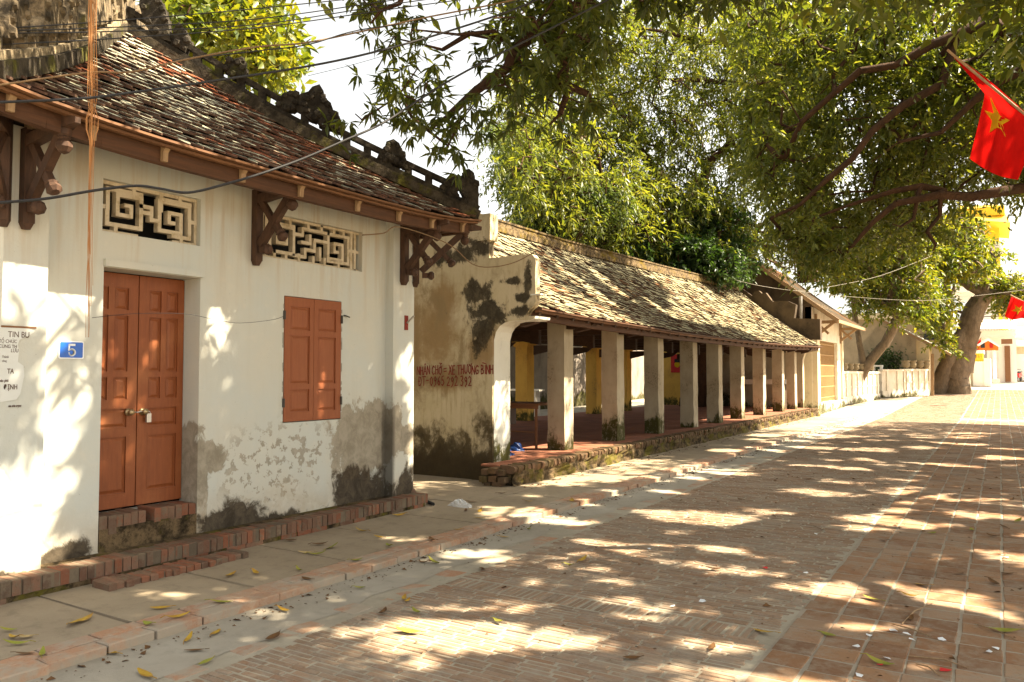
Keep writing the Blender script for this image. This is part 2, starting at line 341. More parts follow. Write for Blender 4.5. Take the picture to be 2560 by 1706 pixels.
MT['tile_b'] = m_tile('mossy_scale_tile', (.285, .255, .155), (.18, .085, .035), (.05, .04, .03), .80, (.15, .13, .038))
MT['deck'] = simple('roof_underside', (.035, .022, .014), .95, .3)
MT['bark'] = None
def m_bark(name, a, b):
    t = NT(name); p = t.pos(); n1 = t.noise(t.scale(p, (1, 1, .45)), 6, 6, .7); n2 = t.noise(p, 26, 5, .7)
    c = t.mix(t.step(n1, .3, .7), a, b); c = t.mix(t.m('MULTIPLY', t.step(n2, .5, .7), .6), c, tuple(v*.4 for v in a))
    t.bump(t.m('ADD', n1, t.m('MULTIPLY', n2, .7)), .8, .03); return t.fin(c, .92, .1)
MT['bark'] = m_bark('red_brown_bark', (.075, .04, .024), (.042, .025, .017))
MT['bark_grey'] = m_bark('grey_bark', (.19, .145, .10), (.11, .085, .06))
def m_leaf(name, stops, trans=.45, ttint=(1.25, 1.15, .35)):
    t = NT(name); a = t.n('Attribute', attribute_name='rnd').outputs['Fac']
    p = t.pos(); n = t.noise(p, .55, 3)
    f = t.m('ADD', t.m('MULTIPLY', a, .65), t.m('MULTIPLY', t.step(n, .3, .7), .35))
    c = t.ramp(f, [(i/(len(stops)-1), q) for i, q in enumerate(stops)])
    t.fin(c, .42, .4)
    tr = t.n('BsdfTranslucent'); t.l(t.mix(1., c, ttint, 'MULTIPLY'), tr.inputs['Color'])
    mx = t.n('MixShader'); mx.inputs[0].default_value = trans
    t.t.links.new(t.b.outputs[0], mx.inputs[1]); t.t.links.new(tr.outputs[0], mx.inputs[2]); t.t.links.new(mx.outputs[0], t.out.inputs['Surface'])
    return t.mat
MT['leaf_mango'] = m_leaf('mango_leaf', [(.032,.05,.014),(.052,.074,.018),(.085,.108,.022),(.14,.155,.028)], .44, (1.7, 1.5, .4))
MT['leaf_big'] = m_leaf('banyan_leaf', [(.045,.066,.018),(.075,.105,.024),(.125,.15,.034),(.21,.215,.05)], .5, (1.6, 1.42, .4))
MT['leaf_cool'] = m_leaf('cool_green_leaf', [(.045,.078,.025),(.07,.11,.034),(.11,.145,.05),(.18,.195,.08)], .47, (1.45, 1.38, .5))
MT['leaf_yellow'] = m_leaf('sunlit_yellow_leaf', [(.04,.075,.016),(.075,.115,.02),(.13,.155,.025),(.22,.21,.03)], .5, (1.7, 1.4, .3))
MT['leaf_bush'] = m_leaf('bush_leaf', [(.02,.045,.014),(.035,.065,.02),(.055,.095,.028)], .35, (1.4, 1.5, .4))
def m_litter(name, a, b):
    t = NT(name); p = t.obj(); n = t.noise(p, 22, 4); c = t.mix(t.step(n, .35, .65), a, b); t.bump(n, .2, .003); return t.fin(c, .7, .25)
MT['lit_yellow'] = m_litter('yellow_dead_leaf', (.42, .27, .03), (.32, .17, .025)); MT['lit_green'] = m_litter('green_dead_leaf', (.20, .22, .03), (.28, .24, .04))
MT['lit_brown'] = m_litter('brown_dead_leaf', (.14, .065, .02), (.09, .045, .018)); MT['lit_pale'] = m_litter('pale_dead_leaf', (.40, .30, .14), (.30, .21, .09))
simple('root', (.34, .16, .06), .85, .3, 12); simple('cable', (.02, .02, .022), .55, .2, 5, .02); simple('cable_brown', (.16, .10, .05), .7, .2, 5, .02); simple('cable_pale', (.22, .20, .16), .6, .1, 5, .02)
simple('paper', (.62, .64, .62), .8, .06, 4, .05); simple('ink', (.10, .06, .045), .8, .1, 4, 0); simple('red_paint', (.20, .028, .018), .7, .2, 20, .05)
simple('enamel_blue', (.004, .10, .48), .3, .15, 4, .02, .5); simple('enamel_white', (.80, .82, .84), .35, .03, 4, .02, .5)
def m_cloth(name, col, tr_):
    t = NT(name); p = t.obj(); wv = t.n('TexWave', wave_type='BANDS'); t.l(p, wv.inputs['Vector']); wv.inputs['Scale'].default_value = 140; n = t.noise(p, 5, 4)
    c = t.mix(t.step(n, .3, .7), col, tuple(v*.82 for v in col)); t.bump(t.m('ADD', wv.outputs['Fac'], t.m('MULTIPLY', n, 3.)), .15, .004); t.fin(c, .85, .1)
    tr = t.n('BsdfTranslucent'); t.l(c, tr.inputs['Color']); mx = t.n('MixShader'); mx.inputs[0].default_value = tr_
    t.t.links.new(t.b.outputs[0], mx.inputs[1]); t.t.links.new(tr.outputs[0], mx.inputs[2]); t.t.links.new(mx.outputs[0], t.out.inputs['Surface']); MT[name] = t.mat
m_cloth('flag_red', (.56, .008, .006), .45); m_cloth('flag_star', (.74, .50, .02), .4)
simple('steel', (.45, .43, .40), .35, .2, 8, .05, .5, .8); simple('dark_metal', (.05, .045, .04), .6, .2, 8, .05); simple('brass', (.36, .27, .15), .35, .2, 8, .05, .5, .7)
simple('plastic_blue', (.02, .06, .22), .4, .2, 6, .1); simple('plastic_white', (.72, .74, .76), .4, .08, 6, .1); simple('black', (.012, .012, .012), .7, .2, 5, .05)
simple('stone_top', (.55, .51, .44), .7, .15, 8, .1); simple('pot', (.20, .16, .10), .9, .3, 9, .2); simple('rust_wood', (.20, .10, .05), .8, .25, 9, .1)
simple('bamboo', (.33, .21, .09), .7, .3, 9, .1); simple('board_red', (.38, .012, .010), .6, .12, 4, .03); simple('yellow_paint', (.78, .52, .04), .7, .08, 2, .05)
simple('white_paint', (.80, .78, .74), .7, .06, 2, .08); simple('orange_paint', (.62, .16, .02), .6, .12, 4, .05); simple('roof_white', (.62, .58, .52), .8, .2, 5, .2); simple('awning', (.70, .62, .48), .8, .1, 4, .1)
simple('teal', (.02, .28, .28), .4, .1, 4, .05); simple('glass_dark', (.03, .035, .04), .15, .1, 3, 0, .5); simple('moto_red', (.40, .02, .025), .3, .1, 4, 0, .5); simple('rubber', (.02, .02, .02), .8, .1, 4, .05)
simple('scrap_red', (.55, .03, .03), .6, .1, 6, .05)
def m_bag():
    t = NT('clear_plastic'); t.fin((.85, .87, .88), .15, .5); t.b.inputs['Alpha'].default_value = .45; return t.mat
MT['bag'] = m_bag()
# ------------------------------------------------------------------ ground, road, pavement
def strip(name, x0, x1, y0, y1, dz, mat, step_=2.0, jag=0.):
    b = MB(); ys = [y0]
    while ys[-1] < y1-1e-6: ys.append(min(y1, ys[-1]+step_))
    for i in range(len(ys)-1):
        a, c = ys[i], ys[i+1]
        b.add([(x0,a,gz(a)+dz),(x1,a,gz(a)+dz),(x1,c,gz(c)+dz),(x0,c,gz(c)+dz)], [(0,1,2,3)])
    return b.build(name, mat)
b = MB(); ys = [-60, -20, 0, 32, 45, 60, 80, 110, 160, 260, 500]
for i in range(len(ys)-1):
    a, c = ys[i], ys[i+1]
    b.add([(-400,a,gz(a)-.07),(400,a,gz(a)-.07),(400,c,gz(c)-.07),(-400,c,gz(c)-.07)], [(0,1,2,3)])
ground = struct(b.build('ground', MT['ground']))
# --- brick carriageway
road = struct(strip('road', -4.44, 4.6, -6, 120, RZ+.0035, MT['mortar']))
strip('tile_bed', -1.215, 4.6, -5, 119, RZ+.0055, MT['mortar2']).parent = road
PB, BL, BW = .0515, .214, .039
cells = []                                           # (x0,x1,y0,y1)
y = 1.6; k = 0
while y < 62:
    if 4.93 <= y < 5.20:                             # band laid lengthways across the street
        x = -3.74
        while x < -1.36: cells.append((x, x+BW, 4.955, 5.165)); x += PB
        y = 5.201; continue
    x = -3.74-random.uniform(0, .22)
    while x < -1.30:
        x0 = max(x, -3.74); x1 = min(x+BL-.014, -1.235+random.uniform(-.035,.022))
        if x1-x0 > .05: cells.append((x0, x1, y, y+BW))
        x += BL
    y += PB; k += 1
sq = []
PS = .236
y = 1.3; k = 0
while y < 62:
    for i in range(19):
        x = -1.195+i*PS+random.uniform(-.006, .006)
        sq.append((x, x+PS-.014, y, y+PS-.019))
    y += PS; k += 1
edge = []
y = 1.5
while y < 40:
    if random.random() < .72: edge.append((-3.99, -3.79, y, y+.21))
    y += .226
def dist(c): 
    X = (c[0]+c[1])/2; Y = (c[2]+c[3])/2; return Vector((X, Y, -HCAM)).dot(fw)
def vis(c):
    X = (c[0]+c[1])/2; Y = (c[2]+c[3])/2
    if Vector((X, Y, -HCAM)).dot(fw) < .5: return False
    q = proj((X, Y, 0)); return -20 < q[0] < 2580 and q[1] < 1720
def pieces(cells_, name, mat, parent, base, top, bev, nmax, tol=.003, jit=.003):
    """nearest visible pieces one by one, the others as one joined part"""
    order = sorted([c for c in cells_ if vis(c)], key=dist); near = set(order[:nmax])
    meshes = {}
    far = MB()
    for c in cells_:
        L, W_ = c[1]-c[0], c[3]-c[2]; X = (c[0]+c[1])/2; Y = (c[2]+c[3])/2
        dz = random.uniform(-tol, tol)
        if c in near:
            key = (round(L, 2), round(W_, 2), random.randint(0, 3))
            if key not in meshes:
                m_ = MB(); m_.bbox(-L/2, L/2, -W_/2, W_/2, base, top, bev, jit=jit); meshes[key] = m_.mesh(name, mat)
            put(name, meshes[key], (X, Y, gz(Y)+dz), parent, (0, 0, random.gauss(0, .012)))
        else:
            g = gz(Y)+dz; a = random.gauss(0, .004)
            far.bbox(c[0]+a, c[1]+a, c[2], c[3], base+g, top+g, bev, r=random.uniform(.01, .99), jit=jit*.6)
    o = far.build(name+'s', mat, parent, kind='stuff'); return o
pieces(cells, 'brick', MT['road_brick'], road, RZ-.02, RZ+.008, .005, 300, .004, .003)
pieces(sq, 'paving_tile', MT['road_tile'], road, RZ-.02, RZ+.010, .006, 300, .003, .004)
pieces(edge, 'edging_tile', MT['kerb_brick'], road, RZ-.02, RZ+.006, .008, 60, .003, .008)
# --- cement gutter between the kerb and the bricks, ragged on the road side
b = MB(); n = 160; pts = []
for i in range(n+1):
    Y = 1+i*.26; pts.append((-3.96+random.uniform(-.07, .05)+.05*math.sin(Y*.7), Y))
for i in range(n):
    (xa, ya), (xc, yc) = pts[i], pts[i+1]
    b.add([(-4.47,ya,RZ+.012+gz(ya)),(xa,ya,RZ+.007+gz(ya)),(xc,yc,RZ+.007+gz(yc)),(-4.47,yc,RZ+.012+gz(yc))], [(0,1,2,3)])
struct(b.build('gutter', MT['gutter']))
# --- pavement: cement slabs with open joints, two courses of terracotta along the kerb
pave = struct(strip('pavement', -16, -4.5, -6, 31.6, -.03, MT['ground']))
ys_ = [1.0, 1.98]+[2.97+i*.975 for i in range(29)]
for i in range(len(ys_)-1):
    m_ = MB(); a, c = ys_[i]+.008, ys_[i+1]-.008
    xr = -4.765
    V = [(-16 if a > 7.4 else -6.3, a), (xr, a+random.uniform(-.02, .02)), (xr, c+random.uniform(-.02, .02)), (-16 if a > 7.4 else -6.3, c)]
    if a > 7.4:
        # alley and apron in two leaves
        m1 = MB()
        for xa, xb in ((-16, -5.52), (-5.505, xr)):
            if xa == -16 and a > 9.2: xa = -6.4
            m1.box(xa, xb, a, c, -.03, random.uniform(-.002, .002)-.003*(xa > -10))
        m1.build('slab', MT['pave'], pave)
    else:
        m_.add([(p[0], p[1], -.03) for p in V]+[(p[0], p[1], random.uniform(-.002, .002)) for p in V], [(0,1,5,4),(1,2,6,5),(2,3,7,6),(3,0,4,7),(4,5,6,7)])
        m_.build('slab', MT['pave'], pave)
kb = []
y = 1.2
while y < 31.2:
    L = random.uniform(.27, .31); kb.append((-4.752, -4.615, y, y+L)); y += L+.014
y = 1.05
while y < 31.2:
    L = random.uniform(.28, .33); kb.append((-4.60+random.uniform(-.004, .004), -4.452+random.uniform(-.012, .006), y, y+L)); y += L+.014
pieces(kb, 'kerb_brick', MT['kerb_brick'], pave, -.09, .004, .006, 120, .003, .006)
strip('kerb_bed', -4.76, -4.47, 1, 31.4, -.008, MT['gutter']).parent = pave
# ------------------------------------------------------------------ the house with the hipped roof
XW, XP = -6.2, -6.08; YC = 5.09; YL, YR_ = 2.77, 7.41
house = thing('roadside_house', 'old limewashed house with hipped scale-tile roof, brown door and brown shutters', 'house', (-8.6, YC, 0))
def holed(mb, X, y0, y1, z0, z1, holes, dep):
    ycut = sorted({y0, y1, *[h[0] for h in holes], *[h[1] for h in holes]}); zc = sorted({z0, z1, *[h[2] for h in holes], *[h[3] for h in holes]})
    for i in range(len(ycut)-1):
        for j in range(len(zc)-1):
            a, c, d, e = ycut[i], ycut[i+1], zc[j], zc[j+1]; my, mz = (a+c)/2, (d+e)/2
            if any(h[0] < my < h[1] and h[2] < mz < h[3] for h in holes): continue
            mb.add([(X,a,d),(X,c,d),(X,c,e),(X,a,e)], [(0,1,2,3)])
    for h in holes:
        a, c, d, e = h[:4]; q = h[4] if len(h) > 4 else dep
        mb.add([(X,a,d),(X,c,d),(X,c,e),(X,a,e),(X-q,a,d),(X-q,c,d),(X-q,c,e),(X-q,a,e)], [(0,4,5,1),(1,5,6,2),(2,6,7,3),(3,7,4,0)])
DOOR = (3.58, 4.49, .15, 2.47, .26); V1 = (3.56, 4.48, 2.765, 3.20, .30); V2 = (5.17, 6.62, 2.765, 3.22, .30); WIN = (5.475, 6.295, 1.09, 2.395, .10)
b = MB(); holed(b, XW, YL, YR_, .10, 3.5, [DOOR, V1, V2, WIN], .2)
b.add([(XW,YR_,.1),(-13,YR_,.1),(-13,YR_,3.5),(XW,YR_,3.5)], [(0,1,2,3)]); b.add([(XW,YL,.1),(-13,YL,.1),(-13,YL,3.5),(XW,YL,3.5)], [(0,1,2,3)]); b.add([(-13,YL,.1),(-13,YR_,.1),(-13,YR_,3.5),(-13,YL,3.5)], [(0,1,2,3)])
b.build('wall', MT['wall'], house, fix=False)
b = MB(); b.box(-6.75, -6.70, YL+.05, YR_-.05, .1, 3.45); b.build('interior_dark_sheet', MT['black'], house)  # added black sheet standing in for the unlit interior behind the openings
for a, c in ((YL-.004, 3.08), (7.03, YR_+.004)):
    m_ = MB(); m_.box(XW-.3, XP, a, c, .12, 3.42); m_.build('pilaster', MT['wall'], house)
m_ = MB(); m_.box(XW-.05, XW+.035, 3.575, 4.50, 2.475, 2.535); m_.build('lintel', MT['wall'], house)
# chipped edge of render round the shutters
m_ = MB()
for i in range(15):
    s_ = random.random()
    for yy in (5.468, 6.302): m_.box(XW-.01, XW+random.uniform(.001, .004), yy-random.uniform(.003, .010), yy+random.uniform(.003, .008), 1.1+s_*1.2, 1.1+s_*1.2+random.uniform(.02, .08))
m_.build('chipped_render', MT['grey_conc'], house)
# --- doorstep with upright bricks
ds = MB(); ds.box(XW-.26, XW+.006, 3.585, 4.485, .12, .33); ds = ds.build('doorstep', MT['plat_face'], house)
yy = 3.59; i = 0
while yy < 4.46:
    wdt = random.uniform(.062, .075); m_ = MB(); dz = random.uniform(-.006, .004)
    if abs(yy-3.99) > .035: m_.bbox(XW-.25, XW+random.uniform(-.008, .012), yy, yy+wdt-.008, .31+random.uniform(-.03, .01), .432+dz, .006, jit=.004); m_.build('brick', MT['plinth_brick'], ds)
    yy += wdt
m_ = MB(); m_.box(XW-.27, XW-.235, 3.585, 4.485, .30, .425); m_.build('sill_mortar', MT['grey_conc'], ds)
# --- panelled leaves
def leaf_door(name, X, y0, y1, z0, z1, panels, mat, fr=.03, parent=house, th_=.035, sw=.055):
    """a board with stiles and rails proud of it and a raised field in every opening; panels in 0..1"""
    H = z1-z0; W_ = y1-y0
    b = MB(); b.box(X-th_, X, y0, y1, z0, z1)
    cells_ = []
    ops = [(y0+p[0]*W_, y0+p[1]*W_, z0+p[2]*H, z0+p[3]*H) for p in panels]
    holed(b, X+.016, y0, y1, z0, z1, ops, .016)
    b.add([(X,y0,z0),(X+.016,y0,z0),(X+.016,y1,z0),(X,y1,z0)], [(0,1,2,3)]); b.add([(X,y0,z1),(X+.016,y0,z1),(X+.016,y1,z1),(X,y1,z1)], [(0,1,2,3)])
    for q in (y0, y1): b.add([(X,q,z0),(X+.016,q,z0),(X+.016,q,z1),(X,q,z1)], [(0,1,2,3)])
    lf = b.build(name, mat, parent, fix=False)
    for a, c, d, e in ops:
        g = .012; s_ = min(.022, (c-a)*.2); m_ = MB()
        V = [(X+.002,a+g,d+g),(X+.002,c-g,d+g),(X+.002,c-g,e-g),(X+.002,a+g,e-g)]; V2_ = [(X+.013,a+g+s_,d+g+s_),(X+.013,c-g-s_,d+g+s_),(X+.013,c-g-s_,e-g-s_),(X+.013,a+g+s_,e-g-s_)]
        m_.add(V+V2_, [(0,1,5,4),(1,2,6,5),(2,3,7,6),(3,0,4,7),(4,5,6,7)]); m_.build('panel', mat, lf)
    return lf
rows = lambda a, c, m1, m2: [(a, m1, .845, .94), (m2, c, .845, .94), (a, m1, .58, .82), (m2, c, .58, .82), (a, m1, .46, .555), (m2, c, .46, .555), (a, c, .34, .42), (a, c, .06, .30)]
XD = XW-.25
dl = leaf_door('door_leaf', XD, 3.585, 4.034, .445, 2.46, rows(.12, .80, .40, .52), MT['door'])
dr = leaf_door('door_leaf', XD+.006, 4.04, 4.484, .445, 2.46, rows(.22, .86, .48, .60), MT['door'])
for lf, yy in ((dl, 3.955), (dr, 4.085)):
    m_ = MB(); m_.lathe([(.030,0),(.033,.006),(.020,.012),(.012,.018),(.012,.035),(.024,.042),(.028,.055),(.022,.068),(.004,.072)], (XD+.02, yy, 1.26), 14, (1, 0, 0)); m_.build('knob', MT['brass'], lf, True)
m_ = MB(); m_.tube([(XD+.055, 3.98, 1.262), (XD+.05, 4.02, 1.256), (XD+.05, 4.07, 1.262)], .006, 6)
m_.tube([(XD+.06, 4.12+.018*math.cos(a), 1.245+.018*math.sin(a)) for a in [i*.5 for i in range(7)]], .004, 6); m_.box(XD+.045, XD+.072, 4.10, 4.142, 1.165, 1.243)
m_.build('padlock', MT['steel'], dr)
wp = lambda: [(.2, .86, .735, .925), (.2, .86, .30, .69), (.2, .86, .075, .255)]
wl = leaf_door('shutter', XW-.012, 5.482, 5.882, 1.10, 2.388, wp(), MT['shutter']); wr = leaf_door('shutter', XW-.012, 5.887, 6.288, 1.10, 2.388, [(.14, .80, a, c) for _, _, a, c in wp()], MT['shutter'])
for lf, yy, zz in ((wl, 5.474, 1.25), (wl, 5.474, 2.15), (wr, 6.29, 1.25), (wr, 6.29, 2.15)):
    m_ = MB(); m_.box(XW-.004, XW+.018, yy-.01, yy+.012, zz, zz+.09); m_.build('hinge', MT['dark_metal'], lf)
m_ = MB(); m_.tube([(XW, 6.33, 2.24), (XW+.03, 6.335, 2.24), (XW+.035, 6.39, 2.225)], .008, 5); m_.build('hook', MT['dark_metal'], wr)
# --- fretwork vents cast in cement
def fret(box, lines, nu, nv, thick):
    y0, y1, z0, z1 = box[:4]; W_, H = y1-y0, z1-z0; t_ = thick/2; k = [0]
    b = MB(); X0, X1 = XW-.115, XW-.06
    def bar(a, c):
        ya, yb = sorted((y0+a[0]/nu*W_, y0+c[0]/nu*W_)); za, zb = sorted((z0+a[1]/nv*H, z0+c[1]/nv*H)); k[0] += 1; e = .0007*(k[0] % 9)
        b.box(X0-e, X1+e, max(ya-t_, y0)+e*.3, min(yb+t_, y1)-e*.3, max(za-t_, z0)+e*.3, min(zb+t_, z1)-e*.3)
    for L in lines:
        for i in range(len(L)-1): bar(L[i], L[i+1])
    return b.build('fretwork_vent', MT['column_fret'], house)
t = NT('cement_fretwork'); p = t.pos(); n1 = t.noise(p, 9, 5, .7); n2 = t.noise(p, 40, 4)
t.bump(n2, .4, .006); MT['column_fret'] = t.fin(t.mix(t.step(n1, .45, .7), (.56, .48, .35), (.40, .32, .20)), .95, .1)
sp = lambda ox, oy, f: [(ox+f*q[0], oy+f*q[1]) for q in [(-3.6,-.2),(-3.6,-3.2),(2.9,-3.2),(2.9,2.8),(-1.7,2.8),(-1.7,-1.1),(.9,-1.1),(.9,.9),(-.1,.9)]]
fret(V1, [sp(5.2, 5, 1), sp(14.8, 5, -1), [(1.6,4.8),(1.6,8.6),(6.6,8.6),(8.1,8.6),(8.1,6.4),(10.2,6.4),(10.2,4.0),(11.9,4.0)], [(18.4,5.2),(18.4,1.4),(14.8,1.4)], [(18.4,8.6),(12.2,8.6),(12.2,6.4)],
          [(0,5),(1.6,5)], [(18.4,5),(20,5)], [(3.4,8.6),(3.4,10)], [(6.6,8.6),(6.6,10)], [(12.2,8.6),(12.2,10)], [(16.2,8.6),(16.2,10)], [(3.2,0),(3.2,1.8)], [(16.6,0),(16.6,1.4)], [(0,9.75),(20,9.75)], [(0,.2),(7.2,.2)], [(15,.2),(20,.2)], [(.2,0),(.2,10)], [(19.8,0),(19.8,10)], [(8.1,5.2),(10.2,5.2)]], 20, 10, .036)
fret(V2, [sp(7.0, 5, 1), sp(23.0, 5, -1), [(3.4,4.8),(3.4,8.2),(9.9,8.2),(9.9,7.8)], [(26.6,5.2),(26.6,1.6),(20.1,1.6)], [(9.9,6.6),(12.4,6.6),(12.4,8.2),(20.1,8.2),(20.1,2.2)], [(20.1,6),(16.0,6),(16.0,3.4),(13.2,3.4),(13.2,1.6),(9.9,1.6)], [(12.4,5.0),(14.6,5.0),(14.6,6.8)], [(17.6,4.2),(17.6,1.6)], [(26.6,8.2),(20.1,8.2)],
          [(1.2,0),(1.2,10)], [(28.8,0),(28.8,10)], [(27.6,0),(27.6,10)], [(2.4,0),(2.4,10)], [(0,5),(3.4,5)], [(26.6,5),(30,5)]]+[[(a,8.2),(a,10)] for a in (5.4,8.8,14,18,22,25)]+[[(a,0),(a,1.8)] for a in (4.6,7.8,11.4,15.6,19,23.4)]+[[(0,9.8),(30,9.8)], [(0,.2),(30,.2)]], 30, 10, .036)
# --- brackets
def bracket(o, d, zt=3.36, ex=1.):
    """post against the wall at o, arms reaching out along d"""
    o = Vector(o); d = Vector(d).normalized(); P = lambda r, z: o+d*r*ex+Vector((0, 0, z))
    m_ = MB(); m_.beam(P(.04, 2.70), P(.04, zt+.04), .08, .075, up=d); m_.beam(P(.03, 2.655), P(.035, 2.71), .04, .05, up=d, w2=.08, h2=.075)
    br = m_.build('eave_bracket', MT['bracket'], house)
    m_ = MB(); m_.beam(P(.06, zt-.055), P(.60, zt+.005), .075, .085); m_.beam(P(.60, zt+.005), P(.70, zt-.005), .072, .08, w2=.04, h2=.04); m_.build('arm', MT['bracket'], br)
    m_ = MB(); m_.beam(P(.09, 2.85), P(.52, zt-.05), .06, .075); m_.build('strut', MT['bracket'], br)
    m_ = MB(); m_.beam(P(.09, zt-.06), P(.37, zt-.41), .05, .06); m_.lathe([(.03,0),(.05,.015),(.036,.03),(.05,.045),(.056,.075),(.03,.10)], P(.365, zt-.40), 8, d*.62-Vector((0,0,.78))); m_.build('counter_strut', MT['bracket'], br)
    m_ = MB(); m_.lathe([(.05,0),(.048,-.05),(.036,-.065),(.045,-.075),(.036,-.085),(.055,-.11),(.058,-.14),(.035,-.175),(.005,-.19)], P(.53, zt-.03), 8); m_.build('pendant', MT['bracket'], br)
    m_ = MB(); m_.beam(P(.10, 2.80), P(.17, 2.80), .06, .06); m_.lathe([(.035,0),(.052,.02),(.055,.05),(.03,.075)], P(.16, 2.80), 8, d); m_.build('lower_bud', MT['bracket'], br)
    m_ = MB(); m_.prism([P(.03, zt+.03), P(.03, zt+.22), P(.26, zt+.03)], d.cross(Vector((0,0,1)))*.03); m_.build('wedge', MT['pale_wood'], br)
bracket((XP, 2.90, 0), (1, 0, 0)); bracket((XW, YC, 0), (1, 0, 0)); bracket((XP, 7.18, 0), (1, 0, 0))
bracket((XP-.02, YR_-.01, 0), (.80, .60, 0), 3.40, 1.22); bracket((XP-.02, YL+.01, 0), (.80, -.60, 0), 3.40, 1.22)
# --- eaves timbers
XE, YE0, YE1 = -5.42, 2.33, 7.85
APX = ony(300, 75, YC)
HW = (YE1-YE0)/2
def ze(Y): return 3.375+.105*min(1.1, abs(Y-YC)/HW)**4
def roofp(t, Y, up=0.):                              # front slope of the hip, t=0 eave .. 1 apex
    z0 = ze(Y); return Vector((XE+(APX.x-XE)*t+up*.55, Y, z0+(APX.z-z0)*t-.10*math.sin(math.pi*min(t,1))+up*.83))
b = MB(); n = 14
for i in range(n):
    a, c = YE0+.05+(YE1-YE0-.1)*i/n, YE0+.05+(YE1-YE0-.1)*(i+1)/n
    b.beam((-5.56, a, ze(a)-.075), (-5.56, c, ze(c)-.075), .07, .135)
b.beam((-5.53, 7.78, ze(7.8)-.075), (-9.5, 7.70, 3.36), .07, .135); b.beam((-5.53, YE0+.08, ze(YE0)-.075), (-9.5, YE0+.1, 3.36), .07, .135)
b.build('eave_purlin', MT['beam'], house)
for k_, (dx, dz_, w_, h_) in enumerate(((-.03, -.012, .05, .02), (.0, .012, .10, .018))):
    b = MB()
    for i in range(n):
        a, c = YE0+(YE1-YE0)*i/n, YE0+(YE1-YE0)*(i+1)/n
        b.beam((XE+dx, a, ze(a)+dz_-.01), (XE+dx, c, ze(c)+dz_-.01), w_, h_)
    b.beam((XE+dx, YE1, ze(YE1)+dz_-.012), (-9, YE1, 3.45+dz_), w_, h_)
    b.build('eave_board', MT['board'], house)
for yy in (2.5, 3.05, 3.62, 4.36, 5.02, 5.78, 6.42, 7.0, 7.6):
    m_ = MB(); m_.prism([(-5.50, yy, ze(yy)-.01), (-5.44, yy, ze(yy)-.01), (-5.485, yy, ze(yy)-.06), (-5.49, yy, ze(yy)-.13), (-5.52, yy, ze(yy)-.13), (-5.52, yy, ze(yy)-.02)], (0, .045, 0)); m_.build('rafter_hook', MT['pale_wood'], house)
# --- roof deck and hips
b = MB()
b.grid(lambda u, t: roofp(t, YC+(u*2-1)*HW*(1-t)), 12, 8)
RBK = Vector((-12.2, YC, APX.z))
for sgn in (1, -1):
    b.grid(lambda u, t: (Vector((XE, YC+sgn*HW, ze(YE1)))*(1-t)+APX*t)*(1-u)+(Vector((-13.6, YC+sgn*HW, 3.4))*(1-t)+RBK*t)*u-Vector((0,0,.10*math.sin(math.pi*t))), 6, 8)
b.add([(XE-.08, YE0+.05, ze(YE0)-.04), (XE-.08, YE1-.05, ze(YE1)-.04), (-13.6, YE1-.05, 3.42), (-13.6, YE0+.05, 3.42)], [(0,1,2,3)])
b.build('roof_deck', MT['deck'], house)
def scale_tile(wd, ln, th_):
    m_ = MB(); h_ = wd/2
    P = [(-h_, .0), (-h_, ln*.62), (-h_*.62, ln*.88), (0, ln), (h_*.62, ln*.88), (h_, ln*.62), (h_, 0)]   # tip at +y (down-slope)
    n_ = len(P); V = [(x, y_, 0) for x, y_ in P]+[(x, y_, th_) for x, y_ in P]
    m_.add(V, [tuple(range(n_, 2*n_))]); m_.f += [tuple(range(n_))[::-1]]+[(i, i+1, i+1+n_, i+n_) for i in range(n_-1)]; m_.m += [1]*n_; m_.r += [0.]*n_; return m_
def lay_tiles(name, mat, parent, slots, tile, nmax, visf):
    """slots: (pos, xaxis, down, normal); nearest visible ones singly, others joined"""
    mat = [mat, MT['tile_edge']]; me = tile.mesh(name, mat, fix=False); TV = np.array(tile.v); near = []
    key = sorted([i for i, s_ in enumerate(slots) if visf(s_[0])], key=lambda i: (slots[i][0]-CAM).length)[:nmax]; ks = set(key)
    M = MB()
    for i, (p, ax, dn, nn) in enumerate(slots):
        if i in ks:
            o = bpy.data.objects.new(name, me); COL.objects.link(o); o.parent = parent
            mw = Matrix(((ax.x, dn.x, nn.x, p.x), (ax.y, dn.y, nn.y, p.y), (ax.z, dn.z, nn.z, p.z), (0, 0, 0, 1)))
            o.matrix_basis = Matrix.Translation(-parent.location) @ mw
        else:
            A = np.array([ax, dn, nn]); W_ = TV @ A + np.array(p)
            k0 = len(M.m); M.add(W_.tolist(), tile.f, 0, random.uniform(.01, .99)); M.m[k0:] = tile.m
    return M.build(name+'s', mat, parent, fix=False, kind='stuff')
slots = []
RW, RX = .110, .142; sl = (roofp(1, YC)-roofp(0, YC)).length; nr = int(sl/RX)
for k in range(0, nr):
    t0 = (k*RX)/sl; half = HW*(1-max(t0, 0))-.02; y0 = YC-half+(RW/2 if k % 2 else 0)
    i = 0
    while y0+i*RW < YC+half:
        Y = y0+i*RW+random.gauss(0, .008); i += 1
        tt = t0+.235/sl; p = roofp(tt, Y); q = roofp(t0, Y)
        dn = (q-p).normalized(); ax = (roofp(tt, Y+.05)-roofp(tt, Y-.05)).normalized()
        nn = ax.cross(dn).normalized()
        if nn.z < 0: nn = -nn
        # lift the tip so that it lies over the row below
        a = R(random.gauss(8.8, 1.8)); d2 = (dn*math.cos(a)+nn*math.sin(a)).normalized(); sk = random.gauss(0, .03); d2 = (d2+ax*sk).normalized()
        n2_ = (nn-d2*nn.dot(d2)).normalized(); a2 = d2.cross(n2_)
        slots.append((p+nn*(.006+random.gauss(0, .003)), a2, d2, n2_))
def visr(p):
    q = proj(p); return -30 < q[0] < 2600 and -20 < q[1] < 1700
